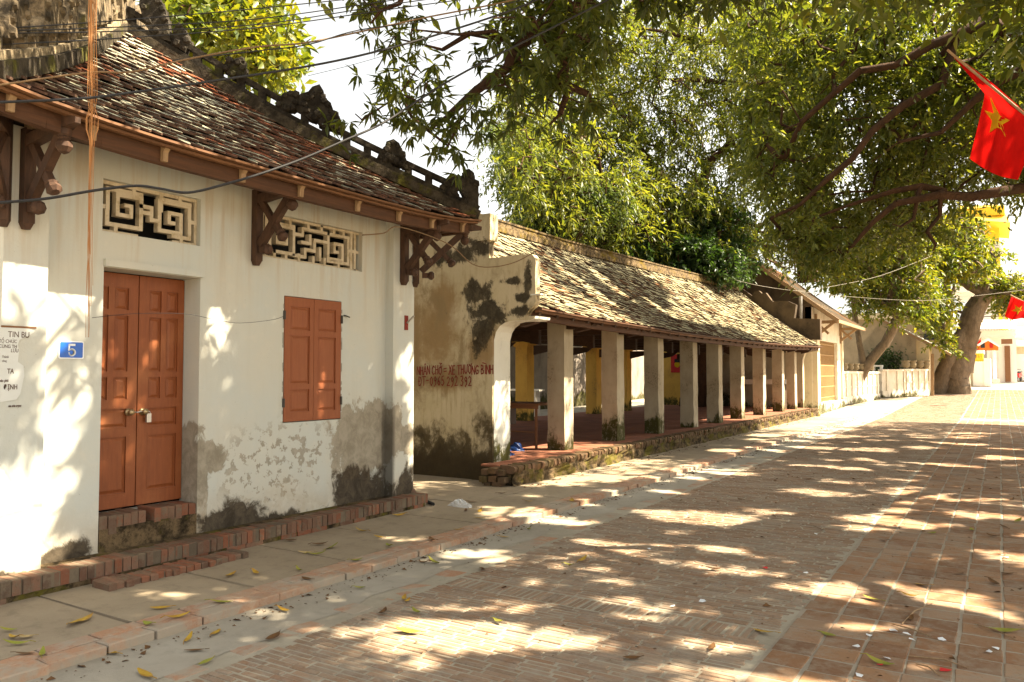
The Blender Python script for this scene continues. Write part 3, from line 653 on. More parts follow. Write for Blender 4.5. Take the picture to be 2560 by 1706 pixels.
lay_tiles('roof_tile', MT['tile_a'], house, slots, scale_tile(RW*.95, .235, .017), 300, visr)
# --- hip ridges: base, rail on dwarf posts, carved pieces traced on the upright plane of each hip
def hip(corner, ornaments, rail, nposts, dark, parts, cop=None):
    A = APX+Vector((0, 0, .02)); B = Vector(corner); h = (B-A); flat = Vector((h.x, h.y, 0)).normalized(); nrm = Vector((flat.y, -flat.x, 0))
    P = lambda t, u: A+h*t+Vector((0, 0, u-.11*math.sin(math.pi*t)))
    m_ = MB(); N = 16
    for i in range(N): m_.beam(P(i/N, .02), P((i+1)/N, .02), .20, .12)
    rg = m_.build('hip_ridge', MT['ridge_mossy'], house)
    m_ = MB()
    for i in range(N): m_.beam(P(i/N, .11), P((i+1)/N, .11), .13, .07)
    m_.build('coping', MT[cop or dark], rg)
    if rail:
        m_ = MB()
        for i in range(N): m_.beam(P(i/N, .27), P((i+1)/N, .27), .09, .06)
        m_.build('rail', MT[dark], rg)
        for i in range(nposts):
            t_ = (i+.5)/nposts; m_ = MB(); m_.beam(P(t_, .12), P(t_, .27), .08, .09, up=flat); m_.build('rail_post', MT[dark], rg)
    for poly in ornaments:
        pts = [onpl(x, y, A, nrm) for x, y in poly]; m_ = MB(); m_.prism([p-nrm*.07 for p in pts], nrm*.14)
        c = sum(pts, Vector())/len(pts)
        for q in range(len(pts)):                    # knobbly carving
            p = pts[q]*.72+c*.28; r_ = random.uniform(.03, .06)
            for sg in (-1, 1): m_.lathe([(r_*.6,-r_*.5),(r_,0),(r_*.6,r_*.5)], p+nrm*sg*.07, 6, nrm)
        m_.build('carving', MT[dark], rg)
    return rg
orn_R = [[(1150,548),(1152,520),(1160,500),(1150,478),(1146,452),(1158,446),(1160,428),(1172,426),(1184,436),(1186,452),(1195,458),(1195,556)],
         [(1095,492),(1098,470),(1112,458),(1126,444),(1138,440),(1140,470),(1148,500),(1140,520),(1132,482),(1118,488)],
         [(942,400),(950,380),(962,372),(966,358),(984,352),(998,362),(1004,376),(1012,390),(1018,412),(1020,428),(1004,420),(994,412),(990,396),(978,402),(964,396),(954,408)],
         [(770,300),(752,280),(746,258),(752,240),(772,234),(782,222),(800,216),(810,232),(812,248),(828,262),(836,284),(850,296),(858,318),(858,338),(840,332),(832,310),(826,326),(806,322),(798,300),(792,292),(782,306)],
         [(690,270),(694,250),(712,240),(730,232),(748,236),(746,262),(738,280),(716,282)],
         [(560,178),(570,150),(600,158),(612,150),(616,176),(606,200),(584,198)],
         [(440,120),(436,80),(452,60),(470,84),(476,110),(466,136)],
         [(395,100),(368,70),(352,20),(358,-30),(392,-32),(402,0),(416,26),(424,60),(430,110)]]
hip((XE, YE1, ze(YE1)+.03), orn_R, True, 17, 'ridge_dark', None)
lh = hip((XE, YE0, ze(YE0)+.03), [[(290,70),(288,-20),(322,-20),(324,76)], [(148,100),(146,70),(150,30),(154,-15),(174,-15),(174,92)], [(-10,92),(-8,40),(0,-5),(40,-8),(46,30),(38,70),(36,90)], [(80,78),(86,40),(84,-12),(128,-12),(138,20),(140,60),(146,80)], [(184,68),(194,20),(196,-12),(270,-14),(276,20),(262,48),(246,58)], [(330,84),(334,24),(344,14),(366,30),(372,52),(360,70),(348,88)]], True, 16, 'ridge_grey', None, 'ridge_plaster')
b = MB(); b.beam(APX+Vector((.1, 0, .1)), RBK+Vector((0, 0, .1)), .24, .34); b.build('main_ridge', MT['ridge_dark'], house)
# --- brick plinth along the wall
pl = MB(); pl.box(-7, -5.885, 2.30, 7.40, -.05, .045); pl.box(-7, -6.085, 2.3, 7.38, .045, .146); pl = pl.build('plinth', MT['plat_face'], house)
yy = 2.32; 
while yy < 7.40:
    wd = random.uniform(.060, .072); m_ = MB(); m_.bbox(-6.085+random.uniform(-.004, .004), -5.872+random.uniform(-.008, .008), yy, yy+wd-.012, .042, .150+random.uniform(-.006, .003), .006, jit=.004); m_.build('brick', MT['plinth_brick'], pl); yy += wd
m_ = MB(); m_.box(-6.08, -5.8785, 2.31, 7.40, .04, .1445); m_.build('mortar', MT['dirt'], pl)
yy = 2.34; i = 0
while yy < 7.2:
    L = random.uniform(.18, .23)
    if random.random() < .7: m_ = MB(); m_.bbox(-5.99, -5.876+random.uniform(-.004, .005), yy, yy+L-.012, -.03, .040, .004, jit=.003); m_.build('brick', MT['plinth_brick'], pl)
    yy += L
st_ = thing('low_step', 'low broken brick step lying in front of the house plinth below the brown door', 'step', (-5.65, 3.9, 0))
yy = 3.30
while yy < 4.52:
    wd = random.uniform(.062, .072); m_ = MB(); m_.bbox(-5.79+random.uniform(-.01, .01), -5.56+random.uniform(-.02, .012), yy, yy+wd-.008, -.02, .052+random.uniform(-.006, .004), .008, jit=.005); m_.build('brick', MT['plinth_brick'], st_); yy += wd
m_ = MB(); m_.box(-5.78, -5.585, 3.31, 4.5, -.03, .042); m_.build('mortar_bed', MT['dirt'], st_)
# ------------------------------------------------------------------ open market hall
hall = thing('market_hall', 'long open market hall with square plaster pillars under a mossy tiled roof', 'market hall', (-8.8, 20, 0))
MT['pier'] = m_column('white_pier', (.66, .66, .60), (.60, .59, .52), .55)
Y0H, Y1H, ZP = 9.30, 31.0, .275; YG0 = 9.65
b = MB(); b.box(-12.2, -6.40, YG0+.03, Y1H, -.05, ZP-.075); b.box(-6.395, -5.90, Y0H+.06, Y1H, -.05, ZP-.075)
# irregular battered front face of the platform
n = 90
for i in range(n):
    a, c = Y0H+.04+(Y1H-Y0H)*i/n, Y0H+.04+(Y1H-Y0H)*(i+1)/n
    f = lambda Y, k: -5.83+.03*math.sin(Y*5.1+k)+.02*math.sin(Y*13+2*k)
    V = []
    for j, zz in enumerate((-.05, .06, .13, ZP-.07)): V += [(f(a, j)+(.03 if j == 0 else 0), a, zz), (f(c, j)+(.03 if j == 0 else 0), c, zz)]
    b.add(V, [(0,1,3,2),(2,3,5,4),(4,5,7,6)])
plat = b.build('platform', MT['plat_face'], hall)
m_ = MB()
for i in range(14):
    X = -6.02-i*.43
    for j in range(1 if i else 0, 50): m_.bbox(X-.42, X-.006, Y0H+.1+j*.43, Y0H+.1+j*.43+.422, ZP-.03, ZP+random.uniform(-.001, .001), .004, r=random.uniform(.01, .99))
m_.build('floor_tiles', MT['floor_tile'], plat, kind='stuff')
yy = Y0H; i = 0
mesh_b = []
for q in range(8):
    m_ = MB(); 
    P = [(-.125+random.uniform(-.01,.01), -.10), (.09, -.10), (.105+random.uniform(-.012,.012), -.07), (.118+random.uniform(-.015,.012), -.02), (.100, .006), (-.125, .008)]
    m_.prism([(x_, -.040, z_) for x_, z_ in P], (0, .080+random.uniform(-.008, .004), 0)); mesh_b.append(m_.mesh('edge_brick', MT['plat_brick']))
while yy < Y1H-.1:
    put('edge_brick', mesh_b[i % 8], (-5.92+random.uniform(-.012, .012), yy+.05, ZP+random.uniform(-.01, .006)), plat, (random.gauss(0, .02), random.gauss(0, .03), random.gauss(0, .02)))
    yy += .098; i += 1
    if i > 219: break
# broken near corner
for q, (x_, y_, z_) in enumerate([(-6.0, 9.27, .20), (-6.13, 9.25, .22), (-6.24, 9.24, .20), (-5.98, 9.25, .10), (-6.12, 9.24, .11), (-6.26, 9.23, .10), (-6.05, 9.25, .02), (-6.2, 9.24, .01)]):
    m_ = MB(); m_.bbox(x_-.055, x_+.055, y_-.04, y_+.16, z_-.05, z_+.035, .012, jit=.012); m_.build('corner_brick', MT['plat_brick'], plat)
COLY = [11.75, 13.92, 16.07, 18.35, 20.38, 22.5, 24.95, 27.45]
def pillar_mesh(seed, w_, zt, chip=True):
    random.seed(seed); m_ = MB(); nz = 12
    V = []
    for k in range(nz+1):
        z_ = ZP-.01+(zt-ZP+.01)*k/nz; d = lambda: random.uniform(-.012, .012) if (k < 6 and chip and random.random() < .4) else random.uniform(-.003, .003)
        V += [(-w_+d(), d(), z_), (d(), d(), z_), (d(), w_+d(), z_), (-w_+d(), w_+d(), z_)]
    fs = [(k*4+j, k*4+(j+1) % 4, k*4+4+(j+1) % 4, k*4+4+j) for k in range(nz) for j in range(4)]
    m_.add(V, fs+[(nz*4, nz*4+1, nz*4+2, nz*4+3)]); return m_
for i, Y in enumerate(COLY):
    m_ = pillar_mesh(100+i, .33, 2.52); m_.v = [(x_-6.325, y_+Y, z_) for x_, y_, z_ in m_.v]; m_.build('pillar', MT['column'], hall)
for i, Y in enumerate([9.9, 11.9]+[14.0, 16.2, 18.4, 20.5, 22.75, 25.2, 28.0]):
    m_ = MB(); m_.box(-11.45, -11.07, Y, Y+.38, ZP-.01, 2.42); m_.box(-11.49, -11.03, Y-.04, Y+.42, 2.32, 2.40); m_.box(-11.53, -10.99, Y-.08, Y+.46, 2.395, 2.47); m_.build('rear_pillar', MT['ochre'], hall)
random.seed(11)
# --- roof
def lerp(tab, v):
    for (a, fa), (c, fc) in zip(tab, tab[1:]):
        if v <= c: 
            u = max(0., (v-a)/(c-a)); u = u*u*(3-2*u)*.4+u*.6; return fa+(fc-fa)*u
    return tab[-1][1]
ze2 = lambda Y: lerp([(9.5,2.53),(12,2.48),(16,2.435),(22,2.44),(26,2.49),(31,2.58)], Y)
zr2 = lambda Y: lerp([(9.5,4.55),(16,4.56),(21,4.66),(31,4.92)], Y)
XE2, XR2 = -5.70, -8.85
def pr(t_, Y): z0 = ze2(Y); return Vector((XE2+(XR2-XE2)*t_, Y, z0+(zr2(Y)-z0)*t_-.13*math.sin(math.pi*t_)))
b = MB(); b.grid(lambda u, v: pr(v, 9.78+(Y1H-9.76)*u)-Vector((0,0,.015)), 24, 8)
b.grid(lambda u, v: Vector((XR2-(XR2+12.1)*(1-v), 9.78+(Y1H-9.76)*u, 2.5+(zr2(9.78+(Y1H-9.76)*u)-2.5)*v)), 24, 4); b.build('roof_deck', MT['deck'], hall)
b = MB()
for i in range(40):
    a = 9.85+i*.53
    for q in range(6): b.beam(pr(q/6, a)-Vector((0,0,.06)), pr((q+1)/6, a)-Vector((0,0,.06)), .06, .05)
b.build('rafters', MT['hall_beam'], hall)
for dx, dz_, w_, h_, mt in ((-.03, -.02, .06, .035, 'board'), (.01, .008, .10, .022, 'beam'), (-.20, -.075, .10, .10, 'beam')):
    b = MB()
    for i in range(22):
        a = 9.8+(Y1H-9.8)*i/22; c = 9.8+(Y1H-9.8)*(i+1)/22; b.beam((XE2+dx, a, ze2(a)+dz_), (XE2+dx, c, ze2(c)+dz_), w_, h_)
    b.build('eave_board' if w_ < .1 or h_ < .05 else 'eave_purlin', MT[mt], hall)
b = MB()
for X, z_ in ((-6.5, 2.62), (-7.6, 3.3), (-10.2, 3.3), (-11.25, 2.56)): b.beam((X, 9.9, z_), (X, Y1H, z_), .14, .13)
b.build('purlins', MT['hall_beam'], hall)
for i, Y in enumerate(COLY+[9.95, 29.6]):
    Yc = Y+.16; b = MB(); b.beam((-11.3, Yc, 2.50), (-6.15, Yc, 2.44), .16, .17); b.prism([(-6.16, Yc-.08, 2.53), (-5.80, Yc-.08, 2.50), (-5.80, Yc-.08, 2.43), (-5.92, Yc-.08, 2.35), (-6.16, Yc-.08, 2.30)], (0, .16, 0))
    b.beam((-8.85, Yc, 2.55), (-8.85, Yc, 4.4), .13, .13, up=(1,0,0)); b.beam((-10.6, Yc, 3.05), (-7.1, Yc, 3.05), .13, .14)
    b.prism([(-6.9, Yc-.05, 2.36), (-7.7, Yc-.05, 2.36), (-7.5, Yc-.05, 2.22), (-6.9, Yc-.05, 2.10)], (0, .10, 0)); b.prism([(-10.9, Yc-.05, 2.36), (-10.1, Yc-.05, 2.36), (-10.3, Yc-.05, 2.22), (-10.9, Yc-.05, 2.10)], (0, .10, 0))
    b.build('tie_beam', MT['hall_beam'], hall)
slots = []
TW, TX = .165, .128; sl = 3.78; nr = int(sl/TX)
for k in range(0, nr):
    t0 = k*TX/sl; y_ = 9.82+random.uniform(0, TW)
    while y_ < Y1H-.08:
        Y = y_+random.gauss(0, .012); tt = t0+.205/sl; p = pr(tt, Y); q = pr(t0, Y); dn = (q-p).normalized(); ax = Vector((0, 1, 0)); nn = dn.cross(ax).normalized()
        if nn.z < 0: nn = -nn
        wob = .012*math.sin(Y*.9)
        a = R(random.gauss(7.5, 2.6)); d2 = (dn*math.cos(a)+nn*math.sin(a)+ax*random.gauss(0, .06)).normalized(); n2_ = (nn-d2*nn.dot(d2)+ax*random.gauss(0, .05)).normalized(); n2_ = (n2_-d2*n2_.dot(d2)).normalized()
        slots.append((p+nn*(.012+wob+random.gauss(0, .007)), d2.cross(n2_), d2, n2_)); y_ += TW
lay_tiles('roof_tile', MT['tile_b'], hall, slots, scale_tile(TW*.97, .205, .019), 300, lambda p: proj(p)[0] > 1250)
# --- ridge
b = MB(); N = 30
for i in range(N):
    a = 9.75+(Y1H-9.75)*i/N; c = 9.75+(Y1H-9.75)*(i+1)/N
    for (dz_, w_, h_) in ((.02, .34, .12), (.11, .24, .06), (.165, .20, .05), (.215, .24, .04)): b.beam((XR2, a, zr2(a)+dz_), (XR2, c, zr2(c)+dz_), w_+random.uniform(-.01, .01), h_)
b.build('ridge', MT['ridge_old'], hall)
# --- near gable wall with stepped parapet and scrolled corbel
YG = 9.65
low = [(-13, 0), (-6.38, 0), (-6.38, 2.12), (-6.345, 2.24), (-6.28, 2.325), (-6.19, 2.375), (-6.05, 2.40), (-5.74, 2.40), (-5.68, 2.42), (-5.67, 2.455), (-13, 2.455)]
b = MB(); P = [(x_, YG, z_-.03) for x_, z_ in low]; b.prism(P, (0, .45, 0))
n_ = len(P)
for fi in range(len(b.f)):
    if fi >= 2 and 1 <= fi-2 <= 8: b.m[fi] = 1
gw = b.build('gable_wall', [MT['gable'], MT['pier']], hall)
up = [(-13, 2.425), (-5.83, 2.425), (-5.79, 2.50), (-5.69, 2.57), (-5.66, 2.64), (-5.67, 2.735), (-5.66, 2.76), (-5.67, 3.05), (-5.655, 3.2), (-5.67, 3.27), (-5.72, 3.325), (-5.95, 3.34), (-6.3, 3.325), (-6.475, 3.33), (-6.475, 3.56), (-6.44, 3.60), (-6.44, 3.985), (-6.70, 3.985), (-6.72, 3.75), (-8.4, 4.75), (-8.9, 5.0), (-9.4, 4.75), (-12.2, 3.0), (-13, 2.9)]
b = MB(); b.prism([(x_, YG+.001, z_) for x_, z_ in up], (0, .13, 0))
for fi in range(2, len(b.f)): b.m[fi] = 0
b.build('parapet', [MT['gable'], MT['pier']], gw)
m_ = MB(); m_.box(-5.74, -5.57, YG-.012, YG+.16, 2.725, 2.745); m_.build('ledge', MT['pier'], gw)
m_ = MB(); m_.box(-6.705, -6.435, YG-.03, YG+.19, 3.60, 4.0); m_.build('parapet_post', MT['gable'], gw)
m_ = MB(); m_.box(-6.76, -6.386, YG-.03, YG, -.04, 2.40); m_.build('pilaster', MT['gable'], gw)
# hand painted advert
GL = {'N': [[(0,0),(.05,1)],[(.05,1),(.9,.02)],[(.9,.02),(.95,1)]], 'H': [[(.05,0),(.02,1)],[(.92,0),(.9,1)],[(.02,.5),(.92,.52)]],
 'A': [[(0,0),(.5,1)],[(.5,1),(1,0)],[(.2,.36),(.8,.36)]], 'C': [[(.9,.85),(.5,1),(.1,.7),(.05,.3),(.4,0),(.9,.12)]], 'O': [[(.5,1),(.12,.75),(.1,.25),(.5,0),(.88,.25),(.88,.75),(.5,1)]],
 '=': [[(.05,.65),(.9,.72)],[(.05,.3),(.9,.36)]], 'X': [[(0,0),(.9,1)],[(.05,1),(.95,0)]], 'E': [[(.85,.98),(.1,.96),(.08,.02),(.9,.05)],[(.1,.5),(.75,.52)]], 'T': [[(0,.95),(1,1)],[(.5,.98),(.48,0)]],
 'U': [[(.05,1),(.1,.25),(.45,0),(.85,.25),(.9,1)]], 'G': [[(.9,.85),(.5,1),(.1,.7),(.05,.3),(.4,0),(.85,.1),(.88,.45),(.5,.45)]], 'B': [[(.1,0),(.08,1)],[(.08,1),(.7,.9),(.7,.6),(.12,.52)],[(.12,.52),(.85,.4),(.8,.08),(.1,0)]], 'I': [[(.5,0),(.48,1)]],
 'D': [[(.1,0),(.08,1),(.6,.95),(.9,.6),(.85,.25),(.5,.02),(.1,0)],[(-.12,.5),(.4,.5)]], '-': [[(.1,.48),(.85,.5)]], '0': [[(.5,1),(.15,.75),(.12,.3),(.5,.02),(.85,.3),(.85,.75),(.5,1)]],
 '9': [[(.8,.75),(.5,.98),(.15,.75),(.4,.48),(.8,.62),(.8,.8),(.72,.2),(.3,-.1)]], '6': [[(.75,.98),(.3,.7),(.12,.25),(.5,0),(.85,.25),(.5,.5),(.15,.3)]], '5': [[(.85,1),(.25,.97),(.2,.55),(.6,.6),(.88,.3),(.5,0),(.1,.1)]],
 '2': [[(.12,.78),(.4,1),(.8,.8),(.7,.45),(.08,0),(.95,.04)]], '3': [[(.1,.92),(.6,1),(.8,.75),(.4,.52),(.85,.35),(.6,0),(.08,.08)]]}
def advert(txt, X0, X1, z0, h, acc, slope=0.):
    wsum = sum(.55 if c in ' ' else (.62 if c in 'I' else 1.25) for c in txt); u = (X1-X0)/wsum; m_ = MB(); x_ = X0
    def stroke(pts, th_):
        nonlocal m_
        pp = [Vector((p[0], YG-.034, p[1])) for p in pts]
        for a, c in zip(pp, pp[1:]):
            d = (c-a); 
            if d.length < 1e-5: continue
            d.normalize(); e = d*.3*th_; s_ = Vector((-d.z, 0, d.x))*th_*random.uniform(.42, .6)
            m_.add([a-e-s_, a-e+s_, c+e+s_*.9, c+e-s_*.9], [(0,1,2,3)])
    for k_, ch in enumerate(txt):
        if ch == ' ':
            x_ += .55*u
            if m_.f: m_.build('lettering', MT['red_paint'], gw)
            m_ = MB(); continue
        w_ = (.5 if ch == 'I' else 1.)*u; hh = h*random.uniform(.92, 1.06); zb = z0+slope*(x_-X0)+random.uniform(-.006, .006)
        for st0 in GL[ch]: stroke([(x_+a*w_, zb+c*hh) for a, c in st0], 0.017)
        for ky, kind in acc:
            if ky == k_:
                cx_ = x_+.5*w_
                if kind == '^.': stroke([(cx_-.3*w_, zb+hh*1.1), (cx_, zb+hh*1.28), (cx_+.3*w_, zb+hh*1.1)], .014); stroke([(cx_, zb-.035), (cx_+.01, zb-.03)], .018)
                if kind == "'?": stroke([(x_+.9*w_, zb+hh*.85), (x_+1.12*w_, zb+hh*1.1)], .015); stroke([(cx_-.02, zb+hh*1.42), (cx_+.03, zb+hh*1.38), (cx_, zb+hh*1.22), (cx_, zb+hh*1.15)], .013)
                if kind == "'": stroke([(x_+.9*w_, zb+hh*.85), (x_+1.15*w_, zb+hh*1.08)], .015)
                if kind == '`': stroke([(cx_-.05, zb+hh*1.32), (cx_+.02, zb+hh*1.14)], .015)
        x_ += (.62 if ch == 'I' else 1.25)*u
    if m_.f: m_.build('lettering', MT['red_paint'], gw)
xa = ony(1046, 925, YG).x; xb = ony(1238, 925, YG).x
advert('NHAN CHO = XE THUONG BINH', xa, xb, 1.575, .135, [(2, '^.'), (7, "'?"), (16, "'"), (17, "'"), (22, '`')], .008)
advert('DT-0965 292 392', ony(1050, 955, YG).x, ony(1184, 955, YG).x, 1.405, .145, [])
# --- far gable: parapet, end wall and pier
far = [(1796,742),(1806,697),(1815,680),(1840,680),(1840,712),(1880,740),(1886,729),(1897,727),(1904,734),(1914,732),(1926,748),(1932,756),(1936,752),(1970,753),(1990,762),(1985,796),(2050,798),(2051,850),(1960,846),(1850,770)]
b = MB(); b.prism([ony(x_, y_, Y1H+.01) for x_, y_ in far], (0, .3, 0)); b.build('far_parapet', MT['dark_gable'], hall)
b = MB(); b.box(-9.9, -6.38, Y1H+.012, Y1H+.29, 0, 2.75); b.prism([(-6.38, Y1H+.012, 2.1), (-6.3, Y1H+.012, 2.35), (-5.8, Y1H+.012, 2.45), (-5.8, Y1H+.012, 2.56), (-6.38, Y1H+.012, 2.75)], (0, .29, 0)); b.build('end_wall', MT['column'], hall)
b = MB(); b.box(-6.375, -6.0, Y1H-.5, Y1H+.5, 0, .12); b.box(-6.66, -6.36, 29.55, 29.9, ZP, 2.45); b.build('end_pier', MT['column'], hall)
# ------------------------------------------------------------------ inside and behind the hall
def wallbox(name, label, mat, x0, x1, y0, y1, z1, z0=-.05, cat='wall'):
    m_ = MB(); n_ = 12
    if (y1-y0) > (x1-x0):
        tops = [z1+random.uniform(-.03, .03) for _ in range(n_+1)]
        for i in range(n_):
            a, c = y0+(y1-y0)*i/n_, y0+(y1-y0)*(i+1)/n_
            m_.add([(x0,a,z0),(x1,a,z0),(x1,a,tops[i]),(x0,a,tops[i]),(x0,c,z0),(x1,c,z0),(x1,c,tops[i+1]),(x0,c,tops[i+1])], [(1,5,6,2),(0,3,7,4),(2,6,7,3)]+([(0,1,2,3)] if i == 0 else [])+([(4,7,6,5)] if i == n_-1 else []))
        m_.box(x0-.04, x1+.04, y0, y1, z1+.03, z1+.12)
    else: m_.box(x0, x1, y0, y1, z0, z1); m_.box(x0, x1, y0-.04, y1+.04, z1, z1+.1)
    return tag(m_.build(name, mat), label, cat)
wallbox('courtyard_wall', 'stained grey plaster wall of the courtyard behind the market hall', MT['court'], -17.1, -16.8, 14, 46, 3.0)
struct(strip('courtyard', -16.8, -12.2, 9, 50, .03, MT['gutter']))
yw = thing('ochre_wall', 'ochre limewashed wall seen through the pillars at the back of the hall', 'wall', (-11.6, 33, 0))
b = MB(); b.box(-12.9, -10.35, 33.0, 33.3, -.05, 3.4); b.build('wall', MT['ochre'], yw)
for (x0_, x1_), (za, zb), kind in (((1678, 1704), (1.62, 2.42), 0), ((1742, 1766), (1.72, 2.38), 1)):
    xl, xr_ = ony(x0_, 900, 33).x, ony(x1_, 900, 33).x
    t_ = thing('notice_board', ['red notice board with a dark and yellow emblem on the ochre wall', 'red notice board with pale yellow marks, beside the lit gap of the ochre wall'][kind], 'notice board', ((xl+xr_)/2, 32.97, za))
    m_ = MB(); m_.box(xl, xr_, 32.95, 32.995, za, zb); m_.build('board', MT['board_red'], t_)
    m_ = MB(); cx_ = xl+(xr_-xl)*(.62 if kind == 0 else .3)
    if kind == 0:
        m_.lathe([(.13,0),(.13,.012)], (cx_, 32.948, (za+zb)/2-.05), 10, (0,-1,0)); m_.build('emblem', MT['flag_star'], t_); m_ = MB(); m_.box(cx_-.12, cx_+.12, 32.93, 32.945, (za+zb)/2+.05, (za+zb)/2+.2); m_.build('emblem_band', MT['black'], t_)
    else:
        for k_ in range(3): m_.box(cx_-.16, cx_+.02+.05*k_, 32.935, 32.948, zb-.18-.13*k_, zb-.12-.13*k_)
        m_.build('marks', MT['flag_star'], t_)
# trestle table near the gable
tb = thing('trestle_table', 'old wooden table on thin iron legs just inside the near end of the hall', 'table', (-7.2, 12.0, ZP))
m_ = MB(); m_.box(-8.35, -6.83, 11.72, 12.5, 1.03, 1.065); m_.build('table_top', MT['rust_wood'], tb)
m_ = MB(); m_.box(-8.3, -6.86, 11.75, 11.79, .97, 1.028); m_.build('apron', MT['rust_wood'], tb)
for x_, y_ in ((-6.9, 11.78), (-8.25, 11.78), (-6.9, 12.42), (-8.25, 12.42)): m_ = MB(); m_.box(x_-.018, x_+.018, y_-.018, y_+.018, ZP, 1.03); m_.build('leg', MT['rust_wood'], tb)
m_ = MB(); m_.box(-8.25, -6.9, 11.765, 11.785, .55, .575); m_.build('stretcher', MT['rust_wood'], tb)
t_ = thing('plastic_crate', 'dark slatted plastic basket hanging under the trestle table', 'basket', (-7.75, 11.95, .6))
m_ = MB()
for i in range(9): m_.box(-7.98+i*.05, -7.955+i*.05, 11.80, 11.815, .68, .98)
for z_ in (.68, .82, .965): m_.box(-7.99, -7.54, 11.79, 11.80, z_, z_+.03)
m_.box(-7.98, -7.55, 11.82, 12.15, .67, .69); m_.box(-7.985, -7.975, 11.8, 12.15, .68, .98); m_.box(-7.555, -7.545, 11.8, 12.15, .68, .98); m_.build('slats', MT['dark_metal'], t_)
def heap(name, label, mat, c, r_, hgt, cat='bag', seed=1, flat=1.):
    rr = random.Random(seed); m_ = MB(); N, K = 14, 6
    V = [(c[0], c[1], c[2]+hgt)]
    for k in range(1, K+1):
        for j in range(N):
            a = 2*math.pi*j/N; q = r_*(k/K)*(1+rr.uniform(-.22, .22)); V.append((c[0]+q*math.cos(a), c[1]+q*math.sin(a)*flat, c[2]+hgt*max(0, 1-(k/K)**2)*(1+rr.uniform(-.4, .35)) if k < K else c[2]-.004))
    fs = [(0, 1+j, 1+(j+1) % N) for j in range(N)]+[(1+(k-1)*N+j, 1+k*N+j, 1+k*N+(j+1) % N, 1+(k-1)*N+(j+1) % N) for k in range(1, K) for j in range(N)]
    m_.add(V, fs); return tag(m_.build(name, mat), label, cat)
heap('crumpled_sheet', 'crumpled dark blue sheet on the hall floor beneath the trestle table', MT['plastic_blue'], (-7.05, 11.35, ZP), .16, .12, 'sheet', 3)
heap('blue_bag', 'flat blue plastic bag on the hall floor right by the white pier', MT['plastic_blue'], (-6.82, 10.62, ZP), .17, .06, 'bag', 5)
t_ = thing('masonry_counter', 'masonry counter with a pale stone slab top at the far end of the hall', 'counter', (-7.3, 30.2, ZP))
m_ = MB(); m_.box(-8.6, -6.75, 29.5, 30.5, 1.18, 1.36); m_.build('slab', MT['stone_top'], t_)
for x_ in (-8.5, -6.85): m_ = MB(); m_.box(x_-.05, x_+.05, 29.6, 30.4, ZP, 1.18); m_.build('support', MT['dark_gable'], t_)
t_ = thing('white_bench', 'thin pale bench standing in the sun in the courtyard behind the hall', 'bench', (-14.5, 24, .03))
m_ = MB(); m_.box(-15.4, -13.3, 22.9, 23.3, .98, 1.04); m_.build('seat', MT['stone_top'], t_)
for x_ in (-15.2, -13.5): m_ = MB(); m_.box(x_-.04, x_+.04, 22.95, 23.25, .03, .98); m_.build('leg', MT['stone_top'], t_)
# ------------------------------------------------------------------ gate house beyond the hall
gh = thing('gate_house', 'small gabled gate house with a blackened side wall and a lattice door', 'house', (-8.7, 35, 0))
YA, YB = 32.0, 38.4
b = MB(); b.prism([(-11.2, YA, 2.6), (-6.22, YA, 2.6), (-6.22, YA, 4.32), (-8.69, YA, 6.22), (-11.2, YA, 4.3)], (0, .3, 0)); b.build('gable_wall', MT['dark_gable'], gh)
b = MB(); b.box(-11.2, -6.23, YA-.01, YA+.29, -.05, 2.6); b.build('lower_wall', MT['cream'], gh)
b = MB(); b.prism([(-11.2, YB-.3, 0), (-6.22, YB-.3, 0), (-6.22, YB-.3, 4.32), (-8.69, YB-.3, 6.22), (-11.2, YB-.3, 4.3)], (0, .3, 0)); b.build('gable_wall', MT['whitewash'], gh)
b = MB(); b.box(-6.46, -6.22, YA, 33.35, -.05, 3.3); b.box(-6.46, -6.2, 37.5, YB+.3, -.05, 3.3); b.box(-6.46, -6.215, YA, YB, 2.95, 4.2); b.box(-6.5, -6.1, YA+.2, YB+.3, -.05, .38); b.build('front_wall', MT['whitewash'], gh)
b = MB(); b.box(-6.23, -6.02, 32.02, 32.5, -.05, 2.9); b.build('corner_pier', MT['cream'], gh)
b = MB(); b.box(-6.35, -6.12, 38.3, 38.6, 0, 3.9); b.build('post', MT['cream'], gh)
ld = MB(); ld.box(-6.40, -6.38, 33.35, 37.5, .38, 2.95); ld = ld.build('lattice_door', MT['rust_wood'], gh)
for i in range(17): m_ = MB(); yy = 33.40+i*.25; m_.box(-6.37, -6.33, yy, yy+.09, .40, 2.93); m_.build('lattice_bar', MT['bamboo'], ld)
for i in range(6): m_ = MB(); zz = .55+i*.45; m_.box(-6.345, -6.322, 33.36, 37.49, zz, zz+.035); m_.build('lattice_rail', MT['bamboo'], ld)
b = MB()
for i in range(60):                                  # clay tile slope with rolling courses
    t0, t1 = i/60, (i+1)/60; f = lambda t_: (-5.22+(-8.69+5.22)*t_, 3.62+(6.34-3.62)*t_-.1*math.sin(math.pi*t_))
    (xa_, za_), (xb_, zb_) = f(t0), f(t1); b.add([(xa_,YA-.12,za_+.05),(xa_,YB+.6,za_+.05),(xb_,YB+.6,zb_+.02),(xb_,YA-.12,zb_+.02),(xa_,YA-.12,za_),(xa_,YB+.6,za_)], [(0,1,2,3),(0,4,5,1)])
b.add([(-8.69,YA-.12,6.36),(-8.69,YB+.6,6.36),(-11.9,YB+.6,3.8),(-11.9,YA-.12,3.8)], [(0,1,2,3)]); b.build('roof', MT['tile_b'], gh, fix=False)
